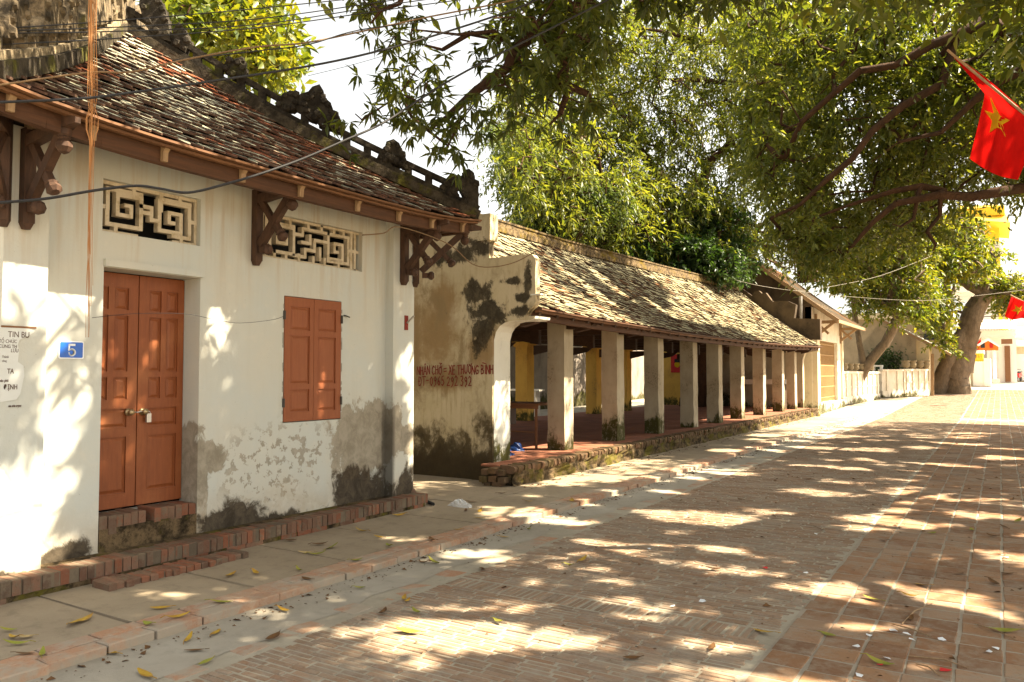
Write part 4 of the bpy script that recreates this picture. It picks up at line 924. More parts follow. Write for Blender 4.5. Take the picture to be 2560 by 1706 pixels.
b = MB(); b.beam((-5.22, YA-.12, 3.60), (-8.69, YA-.12, 6.32), .10, .14); b.beam((-5.24, YA-.1, 3.60), (-5.24, YB+.6, 3.60), .08, .12); b.build('bargeboard', MT['pale_wood'], gh)
b = MB()
for i in range(12): yy = YA+.1+i*.58; b.beam((-5.3, yy, 3.60), (-6.4, yy, 4.45), .08, .09)
b.build('rafters', MT['pale_wood'], gh)
for yy in (32.6, 38.2):
    m_ = MB(); m_.beam((-6.2, yy, 2.95), (-6.2, yy, 3.95), .14, .14, up=(1,0,0)); m_.beam((-6.2, yy, 3.62), (-5.35, yy, 3.62), .1, .12); m_.beam((-6.2, yy, 3.05), (-5.5, yy, 3.6), .09, .1); m_.beam((-6.15, yy, 3.6), (-5.7, yy, 3.15), .08, .09); m_.build('eave_bracket', MT['pale_wood'], gh)
t_ = MB(); t_.tube([(-6.55, 31.65, 2.4), (-6.55, 31.65, 4.6)], .07, 8); tag(t_.build('steel_post', MT['steel']), 'short galvanised post rising behind the far parapet of the hall', 'post')
# ------------------------------------------------------------------ fences and pots
def fence_run(name, label, p0, p1, z0, h, nrib, mat, step_in=.06):
    p0 = Vector((p0[0], p0[1], 0)); p1 = Vector((p1[0], p1[1], 0)); d = (p1-p0).normalized(); up = Vector((0,0,1)); t_ = thing(name, label, 'fence', (p0.x, p0.y, z0))
    P = lambda s_, z_: p0+(p1-p0)*s_+up*(z0+z_)
    m_ = MB(); m_.beam(P(0, h*.45), P(1, h*.45), .16, h*.9); m_.build('panel', mat, t_)
    m_ = MB(); m_.beam(P(0, .18), P(1, .18), .26, .36); m_.build('base', mat, t_)
    m_ = MB(); m_.beam(P(-.01, h*.93), P(1.01, h*.93), .30, h*.07); m_.build('coping', mat, t_)
    m_ = MB(); m_.beam(P(0, h*.5), P(1, h*.5), .21, .07); m_.build('band', mat, t_)
    for i in range(nrib):
        s_ = (i+.5)/nrib; m_ = MB(); m_.beam(P(s_, 0), P(s_, h*.9), .27, .18, up=d); m_.build('rib', mat, t_)
    return P
prof = [(.10,0),(.17,.06),(.19,.16),(.15,.24),(.20,.29),(.20,.33)]
P1 = fence_run('ribbed_fence', 'tall sunlit plaster fence with vertical ribs right after the gate house', (-6.3, 39.0), (-5.68, 46.6), .12, 1.62, 7, MT['fence'])
for i in range(6):
    c = P1((i+.5)/7, 1.62); m_ = MB(); m_.lathe(prof, c, 10)
    tag(m_.build('stone_pot', MT['pot'], smooth=True), 'squat dark stone pot standing on the tall ribbed fence', 'pot', 'stone pots on the ribbed fence')
P2 = fence_run('garden_wall', 'low pale garden wall with worn foot left of the leaning tree', (-5.62, 47.4), (-4.7, 48.8), .26, 1.6, 2, MT['fence'])
P3 = fence_run('garden_wall', 'short ribbed end of the garden wall next to the leaning trunk', (-4.66, 48.9), (-3.6, 50.9), .29, 1.6, 4, MT['fence'])
for i, s_ in enumerate((.12, .4, .7, .95)):
    m_ = MB(); m_.lathe([(q*1.25, z_*1.3) for q, z_ in prof], P3(s_, 1.6), 10); tag(m_.build('bonsai_pot', MT['pot'], smooth=True), 'wide dark pot on the ribbed end of the garden wall', 'pot', 'pots on the garden wall end')
# low sheds and house behind the wall
def pxpoly(pts, Y, dep): return [ony(x_, y_, Y) for x_, y_ in pts], (0, dep, 0)
sh = thing('lean_to_shed', 'low grey-brown shed with a long sloping whitish roof behind the garden wall', 'shed', (-5, 53, .3))
b = MB(); b.prism(*pxpoly([(2145,1000),(2145,870),(2205,801),(2290,847),(2292,1000)], 51.5, .2)); b.build('end_wall', MT['grey_render'], sh)
b = MB(); b.prism(*pxpoly([(2291,1000),(2291,850),(2322,866),(2322,1000)], 51.7, 3)); b.build('side_wall', MT['cream'], sh)
A_, B_ = ony(2203, 796, 51.3), ony(2378, 884, 51.3)
b = MB(); nsh = 14
for i in range(nsh):
    a, c = A_.lerp(B_, i/nsh), A_.lerp(B_, (i+1)/nsh); b.add([a+Vector((0,0,.03)), c+Vector((0,0,-.01)), c+Vector((0,5.5,-.01)), a+Vector((0,5.5,.03)), a+Vector((0,0,-.05)), c+Vector((0,0,-.06)), c+Vector((0,0,.02))], [(0,1,2,3),(0,4,5,1)])
b.build('roof', MT['roof_white'], sh, fix=False)
b = MB(); b.beam(A_-Vector((0,0,.1)), B_-Vector((0,0,.1)), .12, .12); b.beam(ony(2331, 885, 51.4), ony(2331, 1000, 51.4), .16, .16, up=(1,0,0)); b.build('frame', MT['pale_wood'], sh)
b = MB(); q0, q1 = ony(2298, 905, 51.65), ony(2314, 960, 51.65); b.box(q0.x, q1.x, 51.55, 51.69, q1.z, q0.z); b.build('door', MT['bamboo'], sh)
b = MB(); q0, q1 = ony(2172, 885, 51.4), ony(2200, 930, 51.4); b.box(q0.x, q1.x, 51.35, 51.49, q1.z, q0.z); b.build('window', MT['glass_dark'], sh)
bh = thing('plaster_house', 'plain ochre-grey plaster house rising behind the lean-to shed', 'house', (-7, 62, .5))
b = MB(); b.prism(*pxpoly([(2080,1000),(2080,798),(2340,792),(2372,800),(2372,1000)], 60, 6)); b.build('wall', MT['grey_render'], bh)
b = MB(); b.prism(*pxpoly([(2070,800),(2070,786),(2380,778),(2384,794)], 59.6, 7)); b.build('cornice', MT['cream'], bh)
b = MB(); q0, q1 = ony(2310, 835, 60), ony(2345, 850, 60); b.box(q0.x, q1.x, 59.8, 59.98, q1.z, q0.z); b.build('vent', MT['glass_dark'], bh)
# small altar / planter in the garden
t_ = thing('garden_shrine', 'tiny white garden shrine on a post behind the ribbed fence', 'shrine', ony(2185, 960, 48.5))
c = ony(2185, 915, 48.5); m_ = MB(); m_.box(c.x-.45, c.x+.45, 48.2, 48.8, c.z-.05, c.z+.04); m_.build('roof', MT['white_paint'], t_)
for dx in (-.38, 0, .38): m_ = MB(); m_.box(c.x+dx-.06, c.x+dx+.06, 48.3, 48.7, c.z-.5, c.z-.05); m_.build('post', MT['white_paint'], t_)
m_ = MB(); m_.box(c.x-.42, c.x+.42, 48.25, 48.75, c.z-1.6, c.z-.5); m_.build('base', MT['fence'], t_)
# ------------------------------------------------------------------ far end of the street
def pbox(m_, x0, y0, x1, y1, Y, dep):
    a, c = ony((x0+x1)/2, y0, Y), ony((x0+x1)/2, y1, Y); xl, xr_ = ony(x0, (y0+y1)/2, Y).x, ony(x1, (y0+y1)/2, Y).x
    m_.box(xl, xr_, Y, Y+dep, c.z, a.z); return m_
wh = thing('white_villa', 'tall white villa with yellow trim and balcony closing the end of the street', 'house', (-1, 78, .7))
def part(nm, mat, rects, Y, dep, par=wh):
    for r_ in rects: pbox(MB(), *r_, Y, dep) if False else pbox_build(nm, mat, r_, Y, dep, par)
def pbox_build(nm, mat, r_, Y, dep, par): m_ = MB(); pbox(m_, *r_, Y, dep); return m_.build(nm, mat, par)
part('wall', MT['white_paint'], [(2395,842,2542,972), (2440,730,2522,826), (2385,640,2502,736)], 78, 8)
part('balcony_slab', MT['white_paint'], [(2402,826,2538,843)], 76, 3)
part('yellow_pier', MT['yellow_paint'], [(2491,640,2502,730), (2496,756,2506,800), (2512,756,2520,800), (2502,818,2520,828)], 77.6, .5)
part('window', MT['rust_wood'], [(2453,652,2476,706), (2398,655,2420,700)], 77.8, .3)
part('doorway', MT['rust_wood'], [(2512,865,2526,955), (2484,880,2492,955)], 77.8, .3)
part('sign_box', MT['rust_wood'], [(2503,848,2531,860)], 75.5, .5)
part('parapet_band', MT['white_paint'], [(2380,712,2510,728)], 77, 2)
b = MB(); pbox(b, 2380, 520, 2512, 542, 76, 10); b.build('roof_fascia', MT['yellow_paint'], wh)
b = MB(); A_ = [ony(2375, 545, 75), ony(2526, 557, 75), ony(2500, 512, 79), ony(2400, 515, 79)]; b.add(A_+[A_[0]+Vector((0,9,0)), A_[1]+Vector((0,9,0))], [(0,1,2,3),(0,1,5,4)]); b.build('roof', MT['yellow_paint'], wh)
part('upper_wall', MT['yellow_paint'], [(2392,556,2498,642)], 78.4, 6)
rw = MB()
for i in range(7): 
    y0_ = 608+i*5; pbox(rw, 2425-i*2, y0_, 2500+i*2, y0_+3.2, 76.6-i*.16, .9)
rw.build('tile_awning', MT['roof_white'], wh)
aw = MB()
for i in range(8):
    x0_ = 2418+i*15; aw.add([ony(x0_, 822, 74.6), ony(x0_+15, 822, 74.6), ony(x0_+7.5, 800, 76.8)], [(0,1,2)]); aw.add([ony(x0_+15, 822, 74.6), ony(x0_+7.5, 800, 76.8), ony(x0_+22.5, 800, 76.8)], [(0,1,2)])
aw.build('awning', MT['awning'], wh)
for yy in (812, 819): part('railing', MT['steel'], [(2405, yy, 2534, yy+1.2)], 75.8, .05)
for i in range(18): part('baluster', MT['steel'], [(2408+i*7, 812, 2409+i*7, 827)], 75.85, .05)
part('terrace_rail', MT['dark_metal'], [(2440,781,2535,783), (2440,790,2535,792)], 76.5, .06)
pr_ = thing('orange_pediment_gate', 'little gate with an orange triangular pediment in front of the white villa', 'gate', (-.9, 73.4, .7))
b = MB(); b.prism(*pxpoly([(2446,876),(2446,862),(2470,850),(2496,864),(2496,876)], 73.4, .6)); b.build('pediment', MT['orange_paint'], pr_)
b = MB(); b.prism(*pxpoly([(2441,863),(2470,845),(2500,865),(2497,868),(2470,852),(2446,866)], 73.2, 1.0)); b.build('gable_trim', MT['white_paint'], pr_)
for r_, mt in (((2459,876,2468,958),'grey_conc'), ((2482,876,2492,958),'white_paint'), ((2452,858,2462,870),'glass_dark'), ((2474,858,2482,870),'board_red')): pbox_build('pillar' if r_[3] > 900 else 'pediment_panel', MT[mt], r_, 73.3 if r_[3] < 900 else 73.5, .35, pr_)
pbox_build('step', MT['stone_top'], (2480,948,2500,958), 72.5, .9, pr_)
t_ = thing('white_gate_wall', 'white walled enclosure with a baluster opening before the orange pediment', 'wall', (-1.2, 68.5, .62))
for nm, mt, r_, Y, d_ in (('front', 'white_paint', (2432,904,2460,966), 68.5, 3), ('side', 'white_paint', (2460,896,2477,966), 68.4, 3.1), ('lintel', 'white_paint', (2432,876,2460,884), 68.5, 3), ('back_panel', 'rust_wood', (2432,884,2460,904), 69.5, .2)): pbox_build(nm, MT[mt], r_, Y, d_, t_)
for i in range(6): m_ = MB(); q0, q1 = ony(2435+i*4.4, 904, 68.6), ony(2435+i*4.4, 884, 68.6); hh = q1.z-q0.z; m_.lathe([(.05,0),(.085,hh*.3),(.04,hh*.6),(.07,hh)], q0, 8); m_.build('baluster', MT['yellow_paint'], t_)
for k_, (x0_, x1_, y0_, Y) in enumerate(((2400, 2413, 892, 65.5), (2415, 2424, 886, 67.5), (2426, 2432, 886, 69.5))):
    t_ = thing('gate_pillar', ['thick bright gate pillar right of the leaning trunk', 'middle cream gate pillar with moulded foot beyond the leaning trunk', 'thin rear gate pillar next to the white walled enclosure'][k_], 'pillar', ony((x0_+x1_)/2, 967, Y))
    pbox_build('shaft', MT['cream' if k_ else 'white_paint'], (x0_, y0_, x1_, 966), Y, .5, t_); pbox_build('capital', MT['cream'], (x0_-2, y0_-8, x1_+2, y0_), Y-.1, .7, t_); pbox_build('foot', MT['fence'], (x0_-2, 950, x1_+2, 968), Y-.1, .7, t_)
eh = thing('brown_roof_house', 'low house with brown eaves at the far right end of the street', 'house', (1.5, 84, .8))
for nm, mt, r_, Y, d_ in (('wall', 'cream', (2524,862,2640,956), 84, 6), ('bright_shutter', 'white_paint', (2538,885,2600,952), 83.9, .1), ('eave', 'roof_white', (2520,850,2660,866), 83, 7), ('upper_wall', 'awning', (2540,815,2660,852), 85, 5)): pbox_build(nm, MT[mt], r_, Y, d_, eh)
t_ = thing('cooler_box', 'pale cooler box with a teal bottle on a low table beside the trunk', 'cooler', ony(2386, 960, 61))
pbox_build('box', MT['plastic_white'], (2381,948,2398,958), 61, .4, t_); pbox_build('table', MT['rust_wood'], (2380,958,2400,966), 61, .5, t_)
m_ = MB(); q0 = ony(2388, 948, 61.2); m_.lathe([(.13,0),(.15,.1),(.14,.22),(.05,.3),(.05,.36)], q0, 10); m_.build('bottle', MT['teal'], t_, True)
t_ = MB(); pbox(t_, 2376, 967, 2414, 976, 59.3, 1.2); tag(t_.build('kerb_block', MT['grey_conc']), 'low cement block at the foot of the gate pillars', 'block')
# scooter
mb = thing('red_scooter', 'small red motor scooter parked at the far end of the street', 'scooter', ony(2545, 955, 79))
q = ony(2545, 955, 79)
for dy in (-.0, 1.2):
    w_ = MB(); w_.lathe([(.16,-.05),(.27,-.05),(.27,.05),(.16,.05)], (q.x-.1+dy*.25, 79+dy, q.z+.27), 14, (1,.2,0)); w_.build('wheel', MT['rubber'], mb)
m_ = MB(); m_.beam((q.x-.05, 79.2, q.z+.5), (q.x+.2, 80.2, q.z+.62), .28, .3); m_.beam((q.x-.1, 79.05, q.z+.4), (q.x-.12, 79.0, q.z+1.0), .16, .14, up=(1,0,0)); m_.build('body', MT['moto_red'], mb)
m_ = MB(); m_.beam((q.x+.0, 79.6, q.z+.82), (q.x+.2, 80.3, q.z+.84), .26, .12); m_.build('saddle', MT['black'], mb)
m_ = MB(); m_.tube([(q.x-.42, 79.15, q.z+1.08), (q.x-.1, 79.05, q.z+1.02), (q.x+.24, 79.2, q.z+1.08)], .025, 6); m_.build('handlebar', MT['dark_metal'], mb)
m_ = MB(); m_.lathe([(.1,0),(.08,.06)], (q.x-.12, 78.92, q.z+.92), 10, (0,-1,0)); m_.build('headlight', MT['steel'], mb)
# ------------------------------------------------------------------ trees
rng = np.random.default_rng(5)
SN = np.array(SUN); Cn = np.array(CAM); fwn, rtn, upn = np.array(fw), np.array(rt), np.array(upv)
def nproj(P): v = P-Cn; d = v@fwn; return np.stack([CXP+F_PX*(v@rtn)/d, CYP-F_PX*(v@upn)/d, d], 1)
def nond(x, y, D): return Cn+(fwn+np.outer((np.asarray(x)-CXP)/F_PX, rtn)-np.outer((np.asarray(y)-CYP)/F_PX, upn))*np.asarray(D)[:, None]
def inpoly(x, y, poly):
    r_ = np.zeros(len(x), bool); n_ = len(poly)
    for i in range(n_):
        (x0, y0), (x1, y1) = poly[i], poly[(i+1) % n_]
        c = ((y0 > y) != (y1 > y)) & (x < (x1-x0)*(y-y0)/((y1-y0) if y1 != y0 else 1e-9)+x0); r_ ^= c
    return r_
def sample_poly(poly, n_, d0, d1):
    xs = [p[0] for p in poly]; ys = [p[1] for p in poly]; out = []
    tot = 0
    while tot < n_:
        x = rng.uniform(min(xs), max(xs), n_); y = rng.uniform(min(ys), max(ys), n_); k = inpoly(x, y, poly); x, y = x[k], y[k]
        out.append(nond(x, y, rng.uniform(d0, d1, len(x)))); tot += len(x)
    return np.concatenate(out)[:n_]
def vnoise(P, f, seed):                              # cheap smooth noise for clumping
    r_ = np.random.default_rng(seed); s_ = 0
    for i in range(6):
        k = r_.normal(size=3)*f*(1+.5*i); s_ = s_+np.sin(P@k+r_.uniform(0, 6.28))/(1+.35*i)
    return s_
def leaf_mesh(name, P, D, Nn, L, W_, mats, mat_idx=0):
    n_ = len(P); D = D/np.linalg.norm(D, axis=1, keepdims=True); Sd = np.cross(D, Nn); Sd /= np.linalg.norm(Sd, axis=1, keepdims=True)+1e-9; U = np.cross(Sd, D)
    L = L[:, None]; W_ = W_[:, None]
    V = np.stack([P, P+D*L*.45-Sd*W_*.5+U*W_*.18, P+D*L-U*L*.10, P+D*L*.45+Sd*W_*.5+U*W_*.18], 1).reshape(-1, 3)
    base = np.arange(n_)[:, None]*4; F = np.concatenate([base+np.array([[0, 1, 2]]), base+np.array([[0, 2, 3]])], 1).reshape(-1)
    me = bpy.data.meshes.new(name); me.vertices.add(len(V)); me.vertices.foreach_set('co', V.reshape(-1).astype(np.float32))
    me.loops.add(len(F)); me.loops.foreach_set('vertex_index', F.astype(np.int32)); nf = n_*2
    me.polygons.add(nf); me.polygons.foreach_set('loop_start', np.arange(0, nf*3, 3, dtype=np.int32)); me.polygons.foreach_set('loop_total', np.full(nf, 3, np.int32))
    a = me.attributes.new('rnd', 'FLOAT', 'FACE'); a.data.foreach_set('value', np.repeat(rng.uniform(0, 1, n_), 2).astype(np.float32))
    me.materials.append(mats); me.update(calc_edges=True); return me
def unit(n_): v = rng.normal(size=(n_, 3)); return v/np.linalg.norm(v, axis=1, keepdims=True)
def leaves(cl, per, rad, L, W_, droop=.55, flat=.7):
    n_ = len(cl)*per; c = np.repeat(cl, per, 0); o = rng.normal(size=(n_, 3))*rad*np.array([1, 1, flat]); P = c+o
    D = unit(n_)+o/(rad+1e-6)*.35; D[:, 2] -= droop; Nn = unit(n_)*.7; Nn[:, 2] += .9
    return P, D, Nn, L*rng.uniform(.6, 1.25, n_), W_*rng.uniform(.7, 1.2, n_)
def rosettes(cl, per, nl, rad, L, W_):
    m = len(cl)*per; c = np.repeat(cl, per, 0)+rng.normal(size=(m, 3))*rad; ax = unit(m)*.8; ax[:, 2] -= .15
    n_ = m*nl; cc = np.repeat(c, nl, 0); aa = np.repeat(ax, nl, 0); D = unit(n_)*1.0+aa*.55; D[:, 2] -= .45
    Nn = unit(n_)*.4; Nn[:, 2] += .9
    return cc+unit(n_)*.02, D, Nn, L*rng.uniform(.65, 1.2, n_), W_*rng.uniform(.75, 1.2, n_)
def tree(name, label, limbs, cl, leaf, lmat, bark, r_tip=.010, k=.42, group=None, seg=.55, maxr=None, wig=.12):
    """limbs: list of (points, radii) already in place; every leaf cluster is joined to the nearest wood"""
    pos, par, rmin = [], [], []
    for pts, rad in limbs:
        P = [Vector(p) for p in pts]; last = -1
        if pos:
            d = np.linalg.norm(np.array(pos)-np.array(P[0]), axis=1); j = int(d.argmin()); last = j if d[j] < 2.5 else -1
        for i in range(len(P)):
            q = [P[i]] if i == 0 else [P[i-1].lerp(P[i], s_) for s_ in np.linspace(0, 1, max(2, int((P[i]-P[i-1]).length/seg)+1))[1:]]
            for jx, v in enumerate(q):
                s_ = 1 if i == 0 else (jx+1)/len(q); ra = rad[i] if i == 0 else rad[i-1]+(rad[i]-rad[i-1])*s_
                v = v+Vector(rng.normal(size=3)*(min(.09, ra*.55) if ra < .3 else .02)); pos.append(tuple(v)); par.append(last); rmin.append(ra); last = len(pos)-1
    N0 = len(pos); cap = N0+len(cl)*14; A = np.zeros((cap, 3)); A[:N0] = pos; n_ = N0
    order = np.argsort([np.min(np.linalg.norm(A[:N0]-c, axis=1)) for c in cl])
    for ci in order:
        c = cl[ci]; d = np.linalg.norm(A[:n_]-c, axis=1); j = int(d.argmin()); dist_ = d[j]
        if dist_ < .08: continue
        m = min(12, max(1, int(dist_/seg))); last = j; off = rng.normal(size=3)*wig*dist_
        for i in range(1, m+1):
            s_ = i/m; p = A[j]*(1-s_)+c*s_+off*math.sin(math.pi*s_)+rng.normal(size=3)*.03*(i < m)
            A[n_] = p; par.append(last); rmin.append(r_tip); last = n_; n_ += 1
    A = A[:n_]; par = np.array(par); rmin = np.array(rmin); cnt = np.ones(n_)
    for i in range(n_-1, -1, -1):
        if par[i] >= 0 and par[i] < i: cnt[par[i]] += cnt[i]
    rad = np.maximum(rmin, r_tip*cnt**k); 
    if maxr: rad[N0:] = np.minimum(rad[N0:], maxr)
    e = np.where(par >= 0)[0]; a, b_ = A[par[e]], A[e]; ra = np.minimum(rad[par[e]], rad[e]*1.35+.004); rb = rad[e]; ok = np.linalg.norm(b_-a, axis=1) > 1e-4; a, b_, ra, rb = a[ok], b_[ok], ra[ok], rb[ok]
    d = b_-a; d /= np.linalg.norm(d, axis=1, keepdims=True); u = np.cross(d, np.array([.31, .77, .55])); u /= np.linalg.norm(u, axis=1, keepdims=True)+1e-9; v = np.cross(d, u)
    NS = 9; an = np.arange(NS)*2*np.pi/NS; ring = u[:, None]*np.cos(an)[None, :, None]+v[:, None]*np.sin(an)[None, :, None]
    a2 = a-d*ra[:, None]*.25
    ring = ring*(1+.16*np.sin(np.arange(NS)[None, :]*2.1+np.arange(len(a))[:, None]*.9))[..., None]
    V = np.concatenate([a2[:, None]+ring*ra[:, None, None], b_[:, None]+ring*rb[:, None, None]], 1).reshape(-1, 3)
    j = np.arange(NS); q = np.stack([j, (j+1) % NS, (j+1) % NS+NS, j+NS], 1); F = (np.arange(len(a))[:, None, None]*2*NS+q[None]).reshape(-1)
    me = bpy.data.meshes.new('trunk'); me.vertices.add(len(V)); me.vertices.foreach_set('co', V.reshape(-1).astype(np.float32)); me.loops.add(len(F)); me.loops.foreach_set('vertex_index', F.astype(np.int32))
    nf = len(F)//4; me.polygons.add(nf); me.polygons.foreach_set('loop_start', np.arange(0, nf*4, 4, dtype=np.int32)); me.polygons.foreach_set('loop_total', np.full(nf, 4, np.int32)); me.polygons.foreach_set('use_smooth', np.ones(nf, bool)); me.materials.append(bark); me.update(calc_edges=True)
    base = limbs[0][0][0]; t_ = thing(name, label, 'tree', (base[0], base[1], gz(base[1])), group)
    link('trunk', me, t_); link('crown', leaf_mesh('crown', *leaf, lmat), t_, 'stuff'); return t_
def keep(cl, pools, walls=(), clear=()):
    """shape the light"""
    ok = np.ones(len(cl), bool)
    h = cl-SN*((cl[:, 2]+.04)/SN[2])[:, None]
    for gx, gy, rx, ry in pools: ok &= ((h[:, 0]-gx)/rx)**2+((h[:, 1]-gy)/ry)**2 > 1
    t_ = (cl[:, 0]+6.15)/SN[0]; hw = cl-SN*t_[:, None]
    for y0, y1, z0, z1 in walls: ok &= ~((hw[:, 1] > y0) & (hw[:, 1] < y1) & (hw[:, 2] > z0) & (hw[:, 2] < z1) & (t_ > 0))
    pj = nproj(cl)
    for poly in clear: ok &= ~(inpoly(pj[:, 0], pj[:, 1], poly) & (pj[:, 2] > .5))
    return cl[ok]
def lkeep(T, pools=True, walls=True):  # culls leaves along the sun rays so light lands in the listed patches
    P = T[0]; ok = np.ones(len(P), bool); h = P-SN*((P[:, 2]+.04)/SN[2])[:, None]
    if pools:
        wv = .10*vnoise(h*np.array([1, 1, 0]), 3.2, 77); 
        for gx, gy, rx, ry in POOLS: ok &= ((h[:, 0]-gx)/rx)**2+((h[:, 1]-gy)/ry)**2 > 1+wv*1.6
        ok &= ~((h[:, 1]+.25*wv > 29.3) & (h[:, 0] > -6.5))
    if walls:
        t_ = (P[:, 0]+6.15)/SN[0]; hw = P-SN*t_[:, None]; wv = .07*vnoise(hw*np.array([0, 1, 1]), 2.6, 78)
        for y0, y1, z0, z1 in WALLP: ok &= ~((hw[:, 1]+wv > y0) & (hw[:, 1]+wv < y1) & (hw[:, 2] > z0) & (hw[:, 2] < z1) & (t_ > 0))
        # far part of the hall roof stands in the sun
        t_ = (P[:, 2]-3.6)/SN[2]; hr_ = P-SN*t_[:, None]; wv = .3*vnoise(hr_*np.array([1, 1, 0]), 1.6, 79)
        ok &= ~((hr_[:, 0] < -5.8) & (hr_[:, 0] > -9.2) & (hr_[:, 1]+wv+1.4*(hr_[:, 0]+7.4) > 19.5) & (hr_[:, 1] < 40) & (t_ > 0))
        for gx, gy, rx, ry in ROOFP: ok &= ~((((hr_[:, 0]-gx)/rx)**2+((hr_[:, 1]-gy)/ry)**2 < 1+wv) & (t_ > 0))
    return tuple(a[ok] for a in T)
def sprays(cl, nt_, per, ln, L, W_, droop=.6):
    m = len(cl)*nt_; c = np.repeat(cl, nt_, 0)+rng.normal(size=(m, 3))*.16; d = unit(m); d[:, 2] = d[:, 2]*.5+.05; ln_ = ln*rng.uniform(.5, 1.2, m)
    n_ = m*per; s_ = np.tile(np.linspace(.08, 1, per), m)+rng.uniform(-.04, .04, n_); cc = np.repeat(c, per, 0); dd = np.repeat(d, per, 0); ll = np.repeat(ln_, per)
    P = cc+dd*(s_*ll)[:, None]; P[:, 2] -= droop*ll*s_**2; P += rng.normal(size=(n_, 3))*.025
    D = dd*.55+unit(n_)*.8; D[:, 2] -= droop*(.4+s_*.5); Nn = unit(n_)*.55; Nn[:, 2] += .9
    return P, D, Nn, L*rng.uniform(.6, 1.2, n_), W_*rng.uniform(.7, 1.2, n_)
cat = lambda *Ts: tuple(np.concatenate(q) for q in zip(*Ts))
GATE = [(1800,700),(1868,632),(1900,640),(2000,700),(2100,740),(2175,790),(2175,860),(1960,860),(1850,760)]
ROOFP = [(-6.3, 10.9, .5, .7), (-7.3, 12.5, 1.2, .45), (-7.0, 14.4, 1.3, .4), (-7.6, 16.3, 1.2, .45), (-6.6, 17.6, .7, .3), (-8.2, 11.2, .6, .6)]
POOLS = [(-2.95, 4.2, .75, .42), (-2.3, 4.35, .4, .25), (-3.1, 6.4, .4, .22), (-3.35, 6.85, .5, .3), (-3.0, 8.7, .7, .5), (-2.3, 7.2, .35, .25), (-1.25, 6.2, .4, .3), (-.65, 6.5, .75, .4), (-.5, 6.1, .6, .3), (-1.6, 4.75, .45, .28), (-1.2, 9.6, .5, .35), (-2.2, 11.4, .5, .4), (-.9, 4.4, .4, .2), (-4.7, 7.7, .8, .35), (-4.0, 12.9, .7, .5), (-1., 12, .4, .3), (-5.2, 10.8, .4, .5), (-2.6, 14.5, .8, .35), (-4.9, 16, .5, .5), (0.4, 8.2, .5, .3), (-.2, 10.6, .5, .3), (-2.9, 18.2, 1.2, .4), (-5.2, 20.5, .5, .6), (-1., 16, .8, .3), (-3.8, 22, 1.0, .4), (-.8, 21, .7, .35), (.5, 13.6, .5, .3), (.3, 18, .6, .3)]
for _ in range(150):                                   # many small invented gaps in loose drifts, cut to let sun dapples through
    _y = 3.5+22*rng.uniform()**1.35; _x = rng.uniform(-5.3, 1.6)
    for _k in range(rng.integers(1, 4)): POOLS.append((_x+rng.normal()*.35, _y+rng.normal()*.22, rng.uniform(.10, .42), rng.uniform(.06, .20)*(1+_y*.03)))
WALLP = [(2.93, 3.5, -.2, 1.6), (2.93, 3.17, 1.5, 2.0), (2.93, 3.5, 1.95, 2.5), (2.3, 2.95, 1.98, 2.5), (2.3, 2.95, -.2, .95), (4.75, 5.0, 1.9, 2.35), (5.95, 6.2, 1.2, 2.1), (7.05, 7.35, .4, 2.0)]
SKYGAP = [[(690,-40),(900,-40),(880,120),(940,300),(1000,420),(1230,620),(1300,540),(1230,330),(1120,420),(1080,620),(700,260)]]
out = lambda cl: cl[(lambda p: (p[:, 2] < .5) | (p[:, 0] > 2600) | (p[:, 0] < -60) | (p[:, 1] < -40))(nproj(cl))]
# --- street trees standing on the right of the street, just outside the view: they shade it
def street_tree(idx, trunk, box, n_, label, extra_limbs=(), extra_cl=None, per=46):
    x0, x1, y0, y1, z0, z1 = box
    c = np.stack([rng.uniform(x0, x1, n_), rng.uniform(y0, y1, n_), rng.uniform(z0, z1, n_)], 1)
    m = np.array([(x0+x1)/2, (y0+y1)/2, z0+(z1-z0)*.35]); s_ = np.array([(x1-x0)/2, (y1-y0)/2, (z1-z0)*.65])
    c = c[(((c-m)/s_)**2).sum(1) < 1.0]; c = c[vnoise(c, 1.1, 40+idx) > -1.15]
    c = out(c)
    T = Vector(trunk); zt = z0+.3
    limbs = [([T, T+Vector((.1,.1,zt*.4)), T+Vector((-.2,.0,zt*.8))], (.34, .27, .24))]
    for a in range(5):
        an = a*1.26+idx; e = Vector((m[0]+math.cos(an)*s_[0]*.55, m[1]+math.sin(an)*s_[1]*.55, z0+(z1-z0)*.5)); st = T+Vector((-.2, 0, zt*.8)); limbs.append(([st, st.lerp(e, .5)+Vector((0,0,.5)), e], (.17, .11, .05)))
    limbs += list(extra_limbs)
    lv = leaves(c, per, .40, .26, .105)
    cc = c
    if extra_cl is not None: lv = cat(lv, sprays(extra_cl, 3, 15, .75, .20, .062)); cc = np.concatenate([c, extra_cl])
    cc = lkeep((cc,))[0]
    return tree('street_tree', label, limbs, cc, lkeep(lv), MT['leaf_big'], MT['bark'], .008, .33)
DL = lambda pts, D: [nond([x], [y], [d])[0] for (x, y), d in zip(pts, D)]
